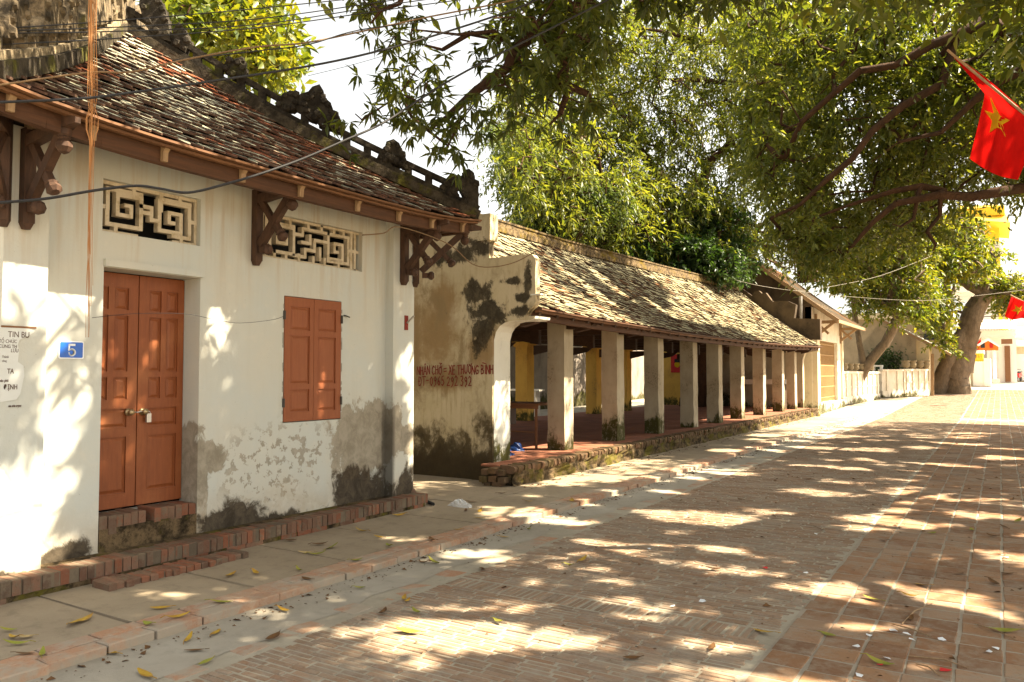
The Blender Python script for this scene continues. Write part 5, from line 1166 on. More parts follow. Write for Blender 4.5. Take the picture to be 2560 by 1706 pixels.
# crown seen in the upper right of the photograph
CR = [(1840,-30),(2600,-30),(2600,500),(2480,510),(2400,490),(2340,560),(2270,620),(2190,560),(2110,640),(2040,660),(1960,600),(1900,480),(1860,250)]
c2 = sample_poly(CR, 3300, 15.3, 22)
c2 = c2[vnoise(c2, 1.5, 3) > -.25]
gap = [[(2100,360),(2170,370),(2170,480),(2060,540),(2040,470)], [(2440,500),(2600,470),(2600,560)], [(2480,120),(2560,100),(2560,180),(2500,200)]]
g2 = nproj(c2); kk = np.ones(len(c2), bool)
for gp in gap: kk &= ~(inpoly(g2[:, 0], g2[:, 1], gp) & (rng.uniform(size=len(c2)) < .85))
c2 = keep(c2[kk], [], [], [GATE])
T2 = Vector((4.6, 17.0, 0))
J = Vector((3.6, 16.2, 5.2))
lim2 = [([J, *DL([(2600,470),(2440,484),(2340,488),(2240,505),(2180,560),(2110,640)], [15, 14.8, 14.7, 14.8, 15, 15.4])], (.22, .15, .12, .10, .08, .06, .04)),
        ([J, *DL([(2620,150),(2480,40),(2420,72),(2330,112),(2250,160),(2150,178),(2090,226),(2010,300),(1960,400)], [15, 14.8, 14.8, 14.8, 14.9, 15, 15.2, 15.5, 16])], (.22, .16, .14, .13, .12, .10, .09, .075, .05, .03)),
        ([*DL([(2400,90),(2360,210),(2260,270),(2180,330),(2120,392),(2060,455),(2000,510),(1925,545)], [14.9, 14.9, 15, 15, 15.1, 15.3, 15.5, 16])], (.10, .11, .10, .09, .08, .07, .05, .03)),
        ([*DL([(2590,140),(2500,205),(2440,250),(2350,330),(2250,350)], [14.5, 14.6, 14.8, 15, 15.2])], (.14, .12, .10, .06, .04)),
        ([*DL([(2360,486),(2300,470),(2230,480),(2130,510),(2030,545)], [14.8, 14.9, 15, 15.2, 15.6])], (.08, .08, .07, .05, .03)),
        ([*DL([(2345,490),(2350,540),(2318,580),(2338,610),(2330,630)], [14.8]*5)], (.06, .05, .045, .04, .015)),
        ([*DL([(2290,495),(2285,550),(2250,568),(2230,560)], [14.8]*4)], (.05, .04, .03, .012))]
lim2 = [(q, tuple(r_*.74 for r_ in rr_)) for q, rr_ in lim2]
st2 = street_tree(2, T2, (-1.5, 9.5, 8, 26, 6.2, 10.0), 2600, 'huge spreading street tree whose dark limbs reach in from the upper right', lim2, c2)
street_tree(1, (4.4, 8.2, 0), (-2.4, 8.0, 2.0, 14.5, 6.4, 9.6), 2000, 'street tree right of the frame whose crown shades the near bricks')
street_tree(3, (6.4, 26.5, 0), (1.5, 11, 19, 36, 6.2, 9.8), 1700, 'street tree right of the frame whose crown shades the far bricks')
# --- near mango boughs hanging in over the lane
MG = [[(885,-20),(960,-30),(1010,30),(1020,120),(1000,180),(935,185),(890,120)], [(960,150),(1080,150),(1090,210),(1070,260),(1010,330),(950,270)], [(1200,70),(1290,-20),(1510,-20),(1500,110),(1420,190),(1320,220),(1260,240),(1200,300),(1160,350),(1100,350),(1120,290),(1190,220),(1210,150)], [(1290,190),(1420,180),(1470,200),(1480,300),(1400,340),(1300,320)], [(1560,-40),(1900,-40),(1900,5),(1560,10)]]
cm = np.concatenate([sample_poly(p, n_, 7.4, 9.4) for p, n_ in zip(MG, (13, 15, 78, 18, 22))])
cm = cm[vnoise(cm, 2.6, 9) > -.8]
ex = np.concatenate([nond([888, 905, 1120, 1370, 1490, 1235, 1030], [285, 300, 365, 250, 110, 205, 120], [8.2, 8.2, 8, 8.4, 8.2, 8.6, 8.2])])
cm = np.concatenate([cm, ex])
r3 = np.stack([rng.uniform(-6.2, 2, 1600), rng.uniform(3.5, 14, 1600), rng.uniform(6.0, 8.0, 1600)], 1); r3 = out(r3[vnoise(r3, 1.3, 21) > -.35])
cm2 = np.concatenate([cm, r3])
limm = [([Vector((2.6, 10.6, 0)), Vector((2.5, 10.5, 2.5)), Vector((2.0, 10.2, 5.2)), Vector((.2, 9.8, 6.9))], (.3, .25, .22, .17)),
        ([Vector((.2, 9.8, 6.9)), *DL([(1620,-90),(1500,-10),(1420,30),(1330,80),(1290,130),(1265,190),(1200,230),(1120,280),(1070,325)], [8.8, 8.6, 8.5, 8.4, 8.4, 8.4, 8.3, 8.2, 8.1])], (.12, .09, .075, .07, .062, .058, .05, .045, .035, .012)),
        ([*DL([(1400,40),(1415,100),(1420,170),(1410,220),(1470,240),(1480,270),(1450,300)], [8.5, 8.6, 8.6, 8.6, 8.7, 8.7, 8.7])], (.06, .055, .05, .045, .035, .028, .012)),
        ([*DL([(1410,215),(1400,290),(1375,315)], [8.6, 8.6, 8.6])], (.04, .03, .012)),
        ([*DL([(1262,100),(1180,80),(1110,130),(1060,115)], [8.4, 8.4, 8.4, 8.4])], (.03, .028, .022, .010)), ([*DL([(1290,150),(1240,80),(1140,90),(1030,75)], [8.4, 8.3, 8.2, 8.1])], (.03, .022, .016, .007)),
        ([Vector((.2, 9.8, 6.9)), *DL([(1200,-120),(1020,-40),(1000,10),(950,30),(930,60)], [8.4, 8.2, 8.2, 8.2, 8.2])], (.08, .06, .035, .026, .018, .010)), ([Vector((.2, 9.8, 6.9)), Vector((-2, 8.4, 7.6)), Vector((-4.4, 7.5, 7.8))], (.1, .08, .05))]
Pa = rosettes(cm, 4, 10, .15, .19, .042); Pb = leaves(r3, 34, .36, .22, .07)
tree('mango_tree', 'mango tree with long drooping leaves hanging over the lane beside the house', limm, cm2, lkeep(cat(Pa, Pb)), MT['leaf_mango'], MT['bark'], .006, .36)
# --- big tree behind the hall
C3 = [(1236,240),(1290,150),(1400,70),(1540,20),(1760,-20),(1990,-20),(2080,200),(2110,420),(2120,620),(2080,690),(1960,700),(1900,690),(1850,680),(1740,690),(1600,680),(1480,640),(1390,610),(1320,580),(1340,500),(1262,470),(1240,400),(1222,310)]
c3 = sample_poly(C3, 3100, 27.5, 35); c3 = c3[vnoise(c3, 1.0, 8) > -.1]
c3s = np.stack([rng.uniform(-15, -9.5, 1300), rng.uniform(13, 40, 1300), rng.uniform(6.0, 8.8, 1300)], 1); pq = nproj(c3s); c3s = c3s[(pq[:, 0] > 1270) & (pq[:, 0] < 2080)]; c3 = np.concatenate([c3, c3s])
g3 = nproj(c3); kk = np.ones(len(c3), bool)
for gp in ([(1480,-20),(1540,-20),(1560,120),(1500,150),(1470,80)], [(1230,440),(1330,500),(1300,560),(1230,560)], [(1580,585),(1620,600),(1600,640),(1560,625)]): kk &= ~(inpoly(g3[:, 0], g3[:, 1], gp) & (rng.uniform(size=len(c3)) < .8))
c3 = keep(c3[kk], [], [], [GATE])
tb_ = nond([1735], [690], [31])[0]
lim3 = [([Vector((tb_[0], tb_[1], 0)), *DL([(1735,690),(1725,600),(1722,560),(1690,500),(1640,420),(1560,330)], [31.5, 31.5, 31.5, 31.5, 31.5, 31.5])], (.55, .46, .40, .36, .26, .2, .12)),
        ([*DL([(1722,560),(1760,520),(1745,480),(1730,470),(1800,380),(1880,300)], [31.5, 31.5, 31.3, 31.3, 31.0, 30.5])], (.3, .26, .24, .22, .15, .09)),
        ([*DL([(1800,690),(1730,640),(1670,600),(1600,560),(1500,440),(1440,380),(1385,335),(1320,385)], [31.0, 30.5, 30.5, 30.5, 30.0, 29.7, 29.5, 29.5])], (.34, .32, .30, .24, .18, .16, .14, .05)),
        ([*DL([(1440,380),(1490,420),(1520,350),(1550,330)], [29.7, 29.7, 29.7, 29.7])], (.12, .11, .08, .04)), ([*DL([(1980,160),(1900,120),(1800,110),(1700,90),(1600,70)], [29.0, 29.1, 29.3, 29.5, 29.5])], (.16, .13, .11, .08, .04)), ([*DL([(1980,250),(1860,205),(1760,200),(1660,200)], [29.0, 29.0, 29.1, 29.3])], (.14, .12, .09, .04)),
        ([*DL([(2020,700),(2010,620),(2030,540),(2060,470)], [32.5, 32.5, 32.5, 32.5])], (.4, .34, .26, .14))]
tree('banyan_tree', 'great broad tree with pale drooping leaves rising behind the market hall roof', lim3, c3, lkeep(sprays(c3, 3, 15, .85, .25, .075, .8), False), MT['leaf_big'], MT['bark'], .012, .34)
c3b = np.concatenate([sample_poly([(1225,300),(1300,330),(1420,420),(1560,470),(1540,560),(1420,570),(1330,545),(1260,430)], 620, 23, 24.5), sample_poly([(1300,520),(1400,560),(1380,610),(1310,570)], 90, 23, 24)])
c3b = c3b[vnoise(c3b, 1.1, 31) > -.2]; t0 = nond([1402], [640], [23.8])[0]
tree('willow_leaved_tree', 'cooler green small-leaved tree whose sprays hang over the hall ridge on the left', [([Vector((t0[0], t0[1], 0)), t0, *DL([(1470,560),(1440,480),(1380,400)], [23.8, 23.8, 23.8, 23.8])], (.3, .22, .16, .1, .05))], c3b, sprays(c3b, 3, 16, .8, .19, .052, 1.0), MT['leaf_cool'], MT['bark'], .010, .4)
cb = np.concatenate([sample_poly([(1585,630),(1650,600),(1760,600),(1840,640),(1850,700),(1700,700),(1600,670)], 330, 27, 29.5), sample_poly([(1700,480),(1860,520),(1880,690),(1760,690),(1690,580)], 300, 29, 31)])
tree('evergreen_bush', 'glossy dark green bush pressing against the hall ridge beneath the great tree', [([Vector((nond([1720],[700],[28.])[0][0], nond([1720],[700],[28.])[0][1], 0)), nond([1720],[700],[28.])[0]], (.25, .12))], cb, sprays(cb, 3, 14, .5, .2, .08, .4), MT['leaf_bush'], MT['bark'], .010, .4)
# --- tree behind the house, upper left
C4 = [(400,-40),(640,-40),(660,20),(680,70),(695,120),(705,165),(690,190),(660,185),(620,175),(580,150),(530,130),(480,90),(430,40)]
c4 = sample_poly(C4, 330, 14.5, 18); c4 = c4[vnoise(c4, 1.0, 14) > -1.0]; t0 = nond([470], [60], [16.5])[0]
c4b = np.concatenate([sample_poly([(0,-60),(100,-60),(90,90),(20,90)], 40, 15, 17)])
tree('broad_leaved_tree', 'bright broad-leaved tree behind the hipped roof at the upper left', [([Vector((t0[0], t0[1], 0)), t0-np.array([0,0,1.]), *DL([(560,60),(640,100)], [16.5, 16.3])], (.3, .2, .1, .05))], np.concatenate([c4, c4b]), leaves(np.concatenate([c4, c4b]), 26, .32, .27, .125, .35), MT['leaf_yellow'], MT['bark'], .010, .4)
# --- far right: leaning giant, garden trees
C5 = [(2300,560),(2400,540),(2480,590),(2540,600),(2545,650),(2500,690),(2450,720),(2440,800),(2420,860),(2370,880),(2345,820),(2290,790),(2220,740),(2200,640)]
c5 = sample_poly(C5, 900, 42, 50); c5 = c5[vnoise(c5, .6, 17) > -.3]; c5 = keep(c5, [], [], [[(2400,690),(2560,670),(2560,970),(2330,990),(2375,880)]])
tb_ = Vector((-2.45, 55.2, .35)); Y5 = 55.0
t5 = [([tb_, ony(2385, 940, Y5), ony(2402, 880, Y5), ony(2425, 820, Y5), ony(2438, 770, Y5), ony(2465, 735, Y5)], (1.2, .88, .74, .64, .56, .45)), ([ony(2338, 1000, Y5-.6), ony(2372, 900, Y5-.6), ony(2400, 850, Y5-.4), ony(2430, 790, Y5)], (.5, .42, .36, .3)),
      ([ony(2465, 735, Y5), ony(2425, 715, Y5), ony(2395, 690, Y5), ony(2370, 660, Y5)], (.4, .34, .25, .12)), ([ony(2445, 760, Y5), ony(2460, 710, Y5), ony(2470, 660, Y5)], (.34, .26, .12)), ([ony(2465, 735, Y5), ony(2510, 735, Y5), ony(2560, 720, Y5)], (.34, .24, .12))]
c5b = sample_poly([(2470,690),(2570,700),(2600,740),(2560,770),(2500,760)], 120, 46, 50)
c5 = np.concatenate([c5, c5b])
tree('leaning_old_tree', 'old leaning tree with a very thick twisted trunk where the street bends', t5, c5, sprays(c5, 2, 16, 1.0, .34, .15, .4), MT['leaf_yellow'], MT['bark_grey'], .03, .36, seg=.5)
C6 = [(2060,640),(2130,560),(2250,520),(2330,560),(2330,700),(2330,780),(2260,800),(2210,760),(2150,790),(2080,760)]
c6 = sample_poly(C6, 1100, 36, 44); c6 = c6[vnoise(c6, .7, 19) > -.3]; c6 = keep(c6, [], [], [GATE])
b6 = ony(2140, 985, 43)
tree('garden_tree', 'slender garden tree with a forked dark trunk behind the ribbed fence', [([Vector((b6.x, b6.y, .2)), ony(2142, 960, 43), ony(2165, 915, 43), ony(2215, 865, 43), ony(2232, 800, 43), ony(2240, 700, 43)], (.34, .3, .25, .2, .17, .1)), ([ony(2158, 925, 43), ony(2150, 850, 43), ony(2130, 760, 43)], (.17, .13, .08))], c6, sprays(c6, 2, 16, .9, .30, .12, .6), MT['leaf_yellow'], MT['bark_grey'], .02, .38, seg=1.0)
ct = sample_poly([(2195,885),(2240,880),(2260,910),(2250,930),(2205,930)], 26, 45, 46)
t0 = nond([2225], [975], [45.5])[0]
tree('garden_shrub', 'small round green shrub behind the garden wall', [([Vector((t0[0], t0[1], .3)), nond([2225],[920],[45.5])[0]], (.05, .03))], ct, leaves(ct, 40, .3, .2, .1, .2), MT['leaf_bush'], MT['bark_grey'])
# ------------------------------------------------------------------ small things
# house number
t_ = thing('house_number_plate', 'blue enamel plate with a white number 5 on the wall left of the door', 'sign', (XW, 3.325, 1.71))
a, c = onx(146, 852, XW), onx(208, 898, XW); y0, y1, z1, z0 = a.y, c.y, a.z, c.z
def rrect(y0, y1, z0, z1, r_, X, d):
    P = []
    for cy, cz, st in ((y1-r_, z1-r_, 0), (y0+r_, z1-r_, 90), (y0+r_, z0+r_, 180), (y1-r_, z0+r_, 270)):
        P += [(X, cy+r_*math.cos(R(st+k*22.5)), cz+r_*math.sin(R(st+k*22.5))) for k in range(5)]
    m_ = MB(); m_.prism(P, (d, 0, 0)); return m_
rrect(y0, y1, z0, z1, .012, XW+.003, .004).build('border', MT['enamel_white'], t_)
rrect(y0+.009, y1-.009, z0+.009, z1-.009, .010, XW+.007, .002).build('plate', MT['enamel_blue'], t_)
def text_mesh(s_, size, bold=0.):
    cu = bpy.data.curves.new('t', 'FONT'); cu.body = s_; cu.size = size; cu.align_x = 'LEFT'; cu.offset = bold; cu.extrude = .0006
    o = bpy.data.objects.new('t', cu); COL.objects.link(o); dg = bpy.context.evaluated_depsgraph_get(); me = bpy.data.meshes.new_from_object(o.evaluated_get(dg))
    bpy.data.objects.remove(o); bpy.data.curves.remove(cu); return me
def wall_text(name, s_, size, X, Y, Z, mat, parent, bold=0., sx=1.):
    me = text_mesh(s_, size, bold); me.materials.clear(); me.materials.append(mat)
    o = bpy.data.objects.new(name, me); COL.objects.link(o); o.parent = parent
    # text x -> +Y, text y -> +Z, facing +X
    o.matrix_basis = Matrix.Translation(-parent.location) @ Matrix(((0,0,1,X),(sx,0,0,Y),(0,1,0,Z),(0,0,0,1))); return o
yc, zc_ = (y0+y1)/2, (z0+z1)/2
# the numeral, drawn as a heavy old-style 5
m_ = MB(); q = lambda u, v: (XW+.0095, yc+u*.1, zc_+v*.1)
def ribbon(pts, ws):
    for (p, wa), (r_, wb) in zip(zip(pts, ws), zip(pts[1:], ws[1:])):
        a_ = Vector((0, *p)); b_ = Vector((0, *r_)); d = (b_-a_).normalized(); s_ = Vector((0, -d.z, d.y)); e = d*.02
        V = [a_-s_*wa-e, a_+s_*wa-e, b_+s_*wb+e, b_-s_*wb+e]; m_.add([q(v.y, v.z) for v in V], [(0,1,2,3)])
ribbon([(-.17,.40),(.27,.40)], [.075,.085]); ribbon([(-.17,.44),(-.21,-.02)], [.06,.05])
arc = [(.0+.235*math.cos(R(a_)), -.19+.235*math.sin(R(a_))) for a_ in range(150, -160, -18)]
ribbon(arc, [.03+.075*math.sin(math.pi*min(1, max(0, (i)/(len(arc)-1)))) for i in range(len(arc))]); ribbon([(-.22,-.27),(-.16,-.27)], [.06,.06])
m_.build('numeral', MT['enamel_white'], t_)
# torn notices on the left pilaster
nt_ = thing('torn_notice', 'torn grey paper death notice pasted on the left pilaster', 'notice', (XP, 2.85, 1.5))
tear = [(2,818),(60,820),(86,826),(84,832),(70,840),(48,850),(44,862),(47,880),(44,905),(58,915),(60,940),(50,985),(40,1000),(-30,1010),(-30,818)]
m_ = MB(); P = [onx(x_, y_, XP) for x_, y_ in tear]; m_.prism([p+Vector((.002,0,0)) for p in P], (.0025, 0, 0)); m_.build('sheet', MT['paper'], nt_)
for s_, (x_, y_), sz in (('TIN BU', (19, 843), .062), ('TỔ CHỨC', (-4, 857), .036), ('CÙNG TH', (-4, 870), .036), ('LƯU', (26, 881), .036), ('Thành', (4, 895), .024), ('công', (4, 905), .022)):
    p = onx(x_, y_, XP); wall_text('print', s_, sz, XP+.0055, p.y, p.z, MT['ink'], nt_, .0, .75)
for (x_, y_), s_, sz in (((17, 934), 'TA', .05), ((8, 974), 'ĐỊNH', .05), ((-2, 955), 'cáo phó', .026), ((20, 1018), 'xin trân trọng', .022)):
    p = onx(x_, y_, XP); wall_text('print', s_, sz, XP+.0055, p.y, p.z, MT['ink'], nt_, .001, .7)
m_ = MB(); a = onx(2, 815, XP); c = onx(90, 819, XP); m_.box(XP+.004, XP+.007, a.y, c.y, a.z-.01, a.z+.004); m_.build('dark_edge', MT['rust_wood'], nt_)
# flag socket on the right pilaster
t_ = thing('flag_socket', 'red steel plate with a slanted grey tube on the corner pilaster', 'bracket', (XP, 7.2, 1.95))
a, c = onx(1011, 789, XP), onx(1019, 826, XP); m_ = MB(); m_.box(XP+.001, XP+.010, a.y, c.y, c.z, a.z); m_.build('plate', MT['red_paint'], t_)
m_ = MB(); p = onx(1016, 808, XP); m_.tube([p+Vector((.01,0,0)), p+Vector((.10, .02, .085))], .012, 8); m_.build('tube', MT['steel'], t_)
# hanging aerial roots in front of the eaves
hr = thing('aerial_roots', 'bundle of thin orange aerial roots hanging down in front of the eaves', 'aerial roots', ond(228, 860, 5.0))
DR = 5.0
for k_ in range(8):
    o_ = random.uniform(-10, 10); pts = []; ph = random.uniform(0, 6)
    yend = random.choice([780, 800, 850, 870, 640, 720, 800, 815]); y_ = -40
    while y_ < yend:
        s_ = y_/900; amp = 3.5+3*math.sin(s_*9); spread = 1.0 if y_ < 260 else (.55 if y_ < 290 else (1.5 if y_ < 345 else .6)); bx = 233-9*s_ if y_ < 300 else 230-8*(y_-300)/560
        pts.append(ond(bx+o_*spread+amp*.5*math.sin(y_*.012+ph)+random.uniform(-.5, .5), y_, DR+.03*math.sin(ph+y_*.01))); y_ += 26
    m_ = MB(); m_.tube(pts, [random.uniform(.0024, .0042)*(1-.6*i/len(pts)) for i in range(len(pts))], 5); m_.build('root', MT['root'], hr)
# cables
def cable(label, pts, D, r_, mat='cable'):
    P = [Vector(ond(x_, y_, d)) for (x_, y_), d in zip(pts, D)]; Q = []
    for i in range(len(P)-1):                        # catmull-rom
        p0, p1, p2, p3 = P[max(i-1, 0)], P[i], P[i+1], P[min(i+2, len(P)-1)]
        for s_ in (0, .2, .4, .6, .8): Q.append(.5*((2*p1)+(p2-p0)*s_+(2*p0-5*p1+4*p2-p3)*s_*s_+(3*p1-p0-3*p2+p3)*s_**3))
    Q.append(P[-1]); m_ = MB(); m_.tube(Q, r_, 6); return tag(m_.build('overhead_cable', MT[mat], smooth=True), label, 'cable')
cable('thick black cable looping across the fretwork vent and up over the roof', [(-60,512),(0,507),(115,497),(240,476),(340,465),(400,472),(470,482),(560,462),(660,432),(760,396),(860,352),(950,312),(1030,262),(1110,210),(1200,160),(1290,115),(1420,50),(1600,-40)], [4.6,4.6,4.7,4.8,4.9,5,5,5.2,5.4,5.6,5.8,6,6.2,6.4,6.6,6.8,7,7.2], .0085)
cable('thick grey cable crossing the tiles straight towards the mango boughs', [(-60,258),(0,256),(200,247),(330,232),(520,205),(770,166),(930,132),(1100,85),(1300,18),(1420,-40)], [4.6,4.6,4.8,5,5.2,5.6,5.9,6.2,6.6,6.8], .008)
cable('brown slack wire across the upper roof tiles', [(-60,222),(0,213),(220,182),(330,180),(460,150),(640,118),(760,108),(900,80),(1060,45),(1250,8),(1400,-30)], [4.8,4.8,5,5.1,5.3,5.6,5.9,6.2,6.4,6.6,6.8], .0065, 'cable_brown')
for k_, (ya, yb, yc_) in enumerate(((78, 48, 4), (84, 62, 14), (112, 70, 26), (72, 22, -12))):
    cable(['thin black wire under the top of the carved ridge', 'second thin black wire running just below the first', 'lowest of the thin black wires by the ridge', 'highest thin wire leaving the picture over the left tree'][k_], [(-60,ya+4),(0,ya),(280,(ya+yb)/2+6),(640,yb),(960,yc_),(1150,yc_-26)], [5.2,5.2,5.5,6,6.4,6.8], .0042)
cable('pair of thin wires rising from the roof to the mango leaves', [(430,152),(640,128),(770,112),(900,75),(1100,48),(1300,2)], [5.4,5.7,5.9,6.1,6.5,6.8], .005)
cable('hair thin wire in the open sky between the trees', [(770,190),(890,160),(1060,110),(1300,40)], [7,7.2,7.6,8], .0025)
cable('loose wire sagging from the house eave to the gable wall', [(905,588),(960,583),(1000,568),(1120,610),(1180,660),(1230,668),(1290,655),(1345,625)], [7.4,7.5,7.7,8.4,8.7,8.8,8.9,9], .006, 'cable_brown')
cable('pale wire strung across the street in front of the gate house', [(1838,700),(1900,715),(2000,728),(2060,720),(2200,690),(2330,640)], [24,24.5,26,27,30,33], .006, 'cable_pale')
cable('pale wire crossing before the leaning tree to the right', [(1990,728),(2120,742),(2300,752),(2420,742),(2560,725),(2640,710)], [26,28,30,31,32,33], .006, 'cable_pale')
cable('faint wire hanging on the wall above the door', [(230,795),(330,785),(460,785),(540,800),(600,808),(680,800),(712,790)], [5.5,5.6,5.75,5.9,6,6.1,6.15], .0018)
# flags
def flag(label, P, star, pole, pr_, seg=(14, 14), par_name='flag'):
    """P(u,v) cloth surface; star in uv; pole points"""
    t_ = thing(par_name, label, 'flag', pole[-1]); m_ = MB(); m_.grid(P, *seg); m_.build('cloth', MT['flag_red'], t_, True)
    cu, cv, ru, rv, rot = star
    for sg in (1, -1):
        m_ = MB(); ring = []
        for i in range(10):
            a_ = R(rot+i*36); q_ = 1 if i % 2 == 0 else .40; ring.append((cu+ru*q_*math.cos(a_), cv+rv*q_*math.sin(a_)))
        def S3(u, v):
            p = P(u, v); du = P(u+.01, v)-p; dv = P(u, v+.01)-p; return p+du.cross(dv).normalized()*.004*sg
        V = [S3(cu, cv)]+[S3(*r_) for r_ in ring]+[S3((r_[0]+cu)/2, (r_[1]+cv)/2) for r_ in ring]
        m_.add(V, [(0, 11+i, 11+(i+1) % 10) for i in range(10)]+[(11+i, 1+i, 1+(i+1) % 10, 11+(i+1) % 10) for i in range(10)]); m_.build('star', MT['flag_star'], t_, fix=False)
    m_ = MB(); m_.tube(pole, pr_, 8); m_.build('pole', MT['pale_wood'], t_)
    return t_
DF = 7.6
def big(u, v):                                       # u along the pole (0 = tip side), v down the cloth
    top = (2371+u*230, 129+u*190-12*math.sin(math.pi*u)); l0 = [(2371,129),(2462,232),(2440,330),(2424,397)]
    # cloth hangs straight down from the pole and is gathered at the tip
    lt = (2371+(2462-2371)*min(1, v*4), 129+(235-129)*min(1, v*4)) if v < .25 else (2462-38*((v-.25)/.75)**1.1, 235+162*(v-.25)/.75)
    rt_ = (2600-55*v, 320+130*v)
    x_ = lt[0]+(rt_[0]-lt[0])*u if v > .25 else (top[0]*(1-v*4)+(lt[0]+(rt_[0]-lt[0])*u)*(v*4)); y_ = lt[1]+(rt_[1]-lt[1])*u if v > .25 else (top[1]*(1-v*4)+(lt[1]+(rt_[1]-lt[1])*u)*(v*4))
    y_ += 28*math.sin(math.pi*u)*max(0, v-.6); fold = .05*math.sin(u*9+v*1.5)*v+.03*math.sin(u*17-v*3)*v
    return Vector(ond(x_, y_, DF+fold-.25*u))
flag('large red flag with a yellow star hanging from a slanting pole at the right edge', big, (.31, .41, .26, .20, 250), [Vector(ond(2368,125,DF)), Vector(ond(2600,318,DF-.25)), Vector(ond(2780,470,DF-.45))], .012, (28, 28))
def f2(u, v): return Vector(ond(2528+u*50-v*16+6*math.sin(v*3)*u, 742+u*18+v*48-u*v*6+5*math.sin(u*5)*v, 36+.25*math.sin(u*8+v)))
flag('faded red flag with a star hanging over the far street at the right edge', f2, (.45, .5, .3, .28, 80), [Vector(ond(2526,738,36)), Vector(ond(2600,775,36))], .03)
def f3(u, v): return Vector(ond(2452-u*18+v*2, 846+u*20+v*24*(1-u*.3), 63+.3*math.sin(u*7)))
flag('small orange-red flag with a star beside the orange pediment', f3, (.5, .55, .3, .3, 90), [Vector(ond(2453,845,63)), Vector(ond(2422,878,63))], .04, (8, 8))
# ------------------------------------------------------------------ litter
def dead_leaf(L, W_, curl, tw):
    m_ = MB(); n_ = 6; V = []
    for i in range(n_+1):
        s_ = i/n_; w_ = W_*math.sin(math.pi*min(.97, max(.04, s_)))**.8; x_ = (s_-.5)*L; z_ = curl*L*(2*s_-1)**2+.004
        for k_ in (-1, 0, 1): V.append((x_, k_*w_/2+tw*L*(s_-.5)**2, z_+abs(k_)*w_*.28*abs(curl)*4))
    m_.add(V, [(i*3+k_, i*3+k_+1, i*3+k_+4, i*3+k_+3) for i in range(n_) for k_ in (0, 1)]); m_.tube([(L*.48, tw*L*.2, curl*L+.004), (L*.68, tw*L*.3+.01, curl*L*.6+.006)], .0022, 4); return m_
kinds = {'lit_yellow': 'yellow', 'lit_green': 'olive green', 'lit_brown': 'curled brown', 'lit_pale': 'pale dry'}
LM = {k_: [dead_leaf(random.uniform(.10, .15), random.uniform(.035, .052), random.uniform(.02, .17), random.uniform(-.15, .15)).mesh('fallen_leaf', MT[k_], True) for _ in range(4)] for k_ in kinds}
spots = [(20,1578,'lit_green'),(35,1596,'lit_yellow'),(60,1595,'lit_pale'),(40,1612,'lit_green'),(60,1636,'lit_brown'),(105,1638,'lit_green'),(184,1560,'lit_yellow'),(212,1551,'lit_yellow'),(297,1616,'lit_green'),(402,1522,'lit_yellow'),(443,1546,'lit_yellow'),(372,1563,'lit_green'),(275,1634,'lit_yellow'),(575,1440,'lit_yellow'),(640,1434,'lit_yellow'),(552,1508,'lit_green'),(486,1404,'lit_yellow'),(538,1585,'lit_yellow'),(470,1602,'lit_yellow'),(487,1628,'lit_brown'),(514,1656,'lit_green'),(683,1595,'lit_brown'),(364,1690,'lit_yellow'),(710,1528,'lit_yellow'),(746,1427,'lit_green'),(766,1449,'lit_brown'),(728,1353,'lit_brown'),(800,1363,'lit_brown'),(830,1370,'lit_green'),(903,1329,'lit_yellow'),(948,1344,'lit_yellow'),(765,1384,'lit_pale'),(792,1388,'lit_green'),(972,1367,'lit_green'),(1080,1352,'lit_brown'),(889,1404,'lit_green'),(998,1290,'lit_yellow'),(1200,1278,'lit_yellow'),(1275,1274,'lit_yellow'),(1200,1297,'lit_yellow'),(1144,1326,'lit_yellow'),(1260,1344,'lit_yellow'),(1322,1325,'lit_green'),(898,1472,'lit_green'),(1010,1497,'lit_yellow'),(1018,1505,'lit_yellow'),(1040,1532,'lit_green'),(958,1533,'lit_brown'),(1020,1582,'lit_green'),(1246,1556,'lit_green'),(1423,1415,'lit_green'),(1455,1402,'lit_yellow'),(1085,1408,'lit_green'),(1060,1408,'lit_brown'),(1205,1424,'lit_brown'),(1490,1245,'lit_green'),(1430,1253,'lit_yellow'),(1783,1425,'lit_brown'),(1935,1292,'lit_brown'),(2052,1325,'lit_brown'),(2070,1588,'lit_green'),(1911,1583,'lit_yellow'),(1780,1620,'lit_brown'),(1580,1647,'lit_brown'),(2275,1492,'lit_yellow'),(2307,1465,'lit_yellow'),(2276,1549,'lit_brown'),(2180,1500,'lit_green'),(2200,1660,'lit_green'),(2512,1580,'lit_green'),(2330,1334,'lit_green'),(2430,1326,'lit_green'),(2510,1318,'lit_brown'),(2545,1303,'lit_green'),(2210,1353,'lit_brown'),(2480,1342,'lit_brown'),(2500,1386,'lit_brown'),(2518,1437,'lit_brown'),(2400,1436,'lit_brown'),(2485,1460,'lit_brown'),(1165,1278,'lit_brown'),(1178,1256,'lit_brown'),(1255,1235,'lit_brown'),(1320,1255,'lit_yellow'),(1335,1250,'lit_green'),(1640,1160,'lit_brown'),(1500,1205,'lit_brown'),(1560,1180,'lit_brown'),(1740,1120,'lit_brown'),(1430,1215,'lit_green'),(1880,1110,'lit_brown'),(2020,1200,'lit_brown'),(2250,1180,'lit_brown'),(2340,1150,'lit_brown'),(2120,1130,'lit_brown'),(2450,1200,'lit_brown'),(2530,1250,'lit_brown'),(2380,1240,'lit_brown'),(1850,1250,'lit_brown')]
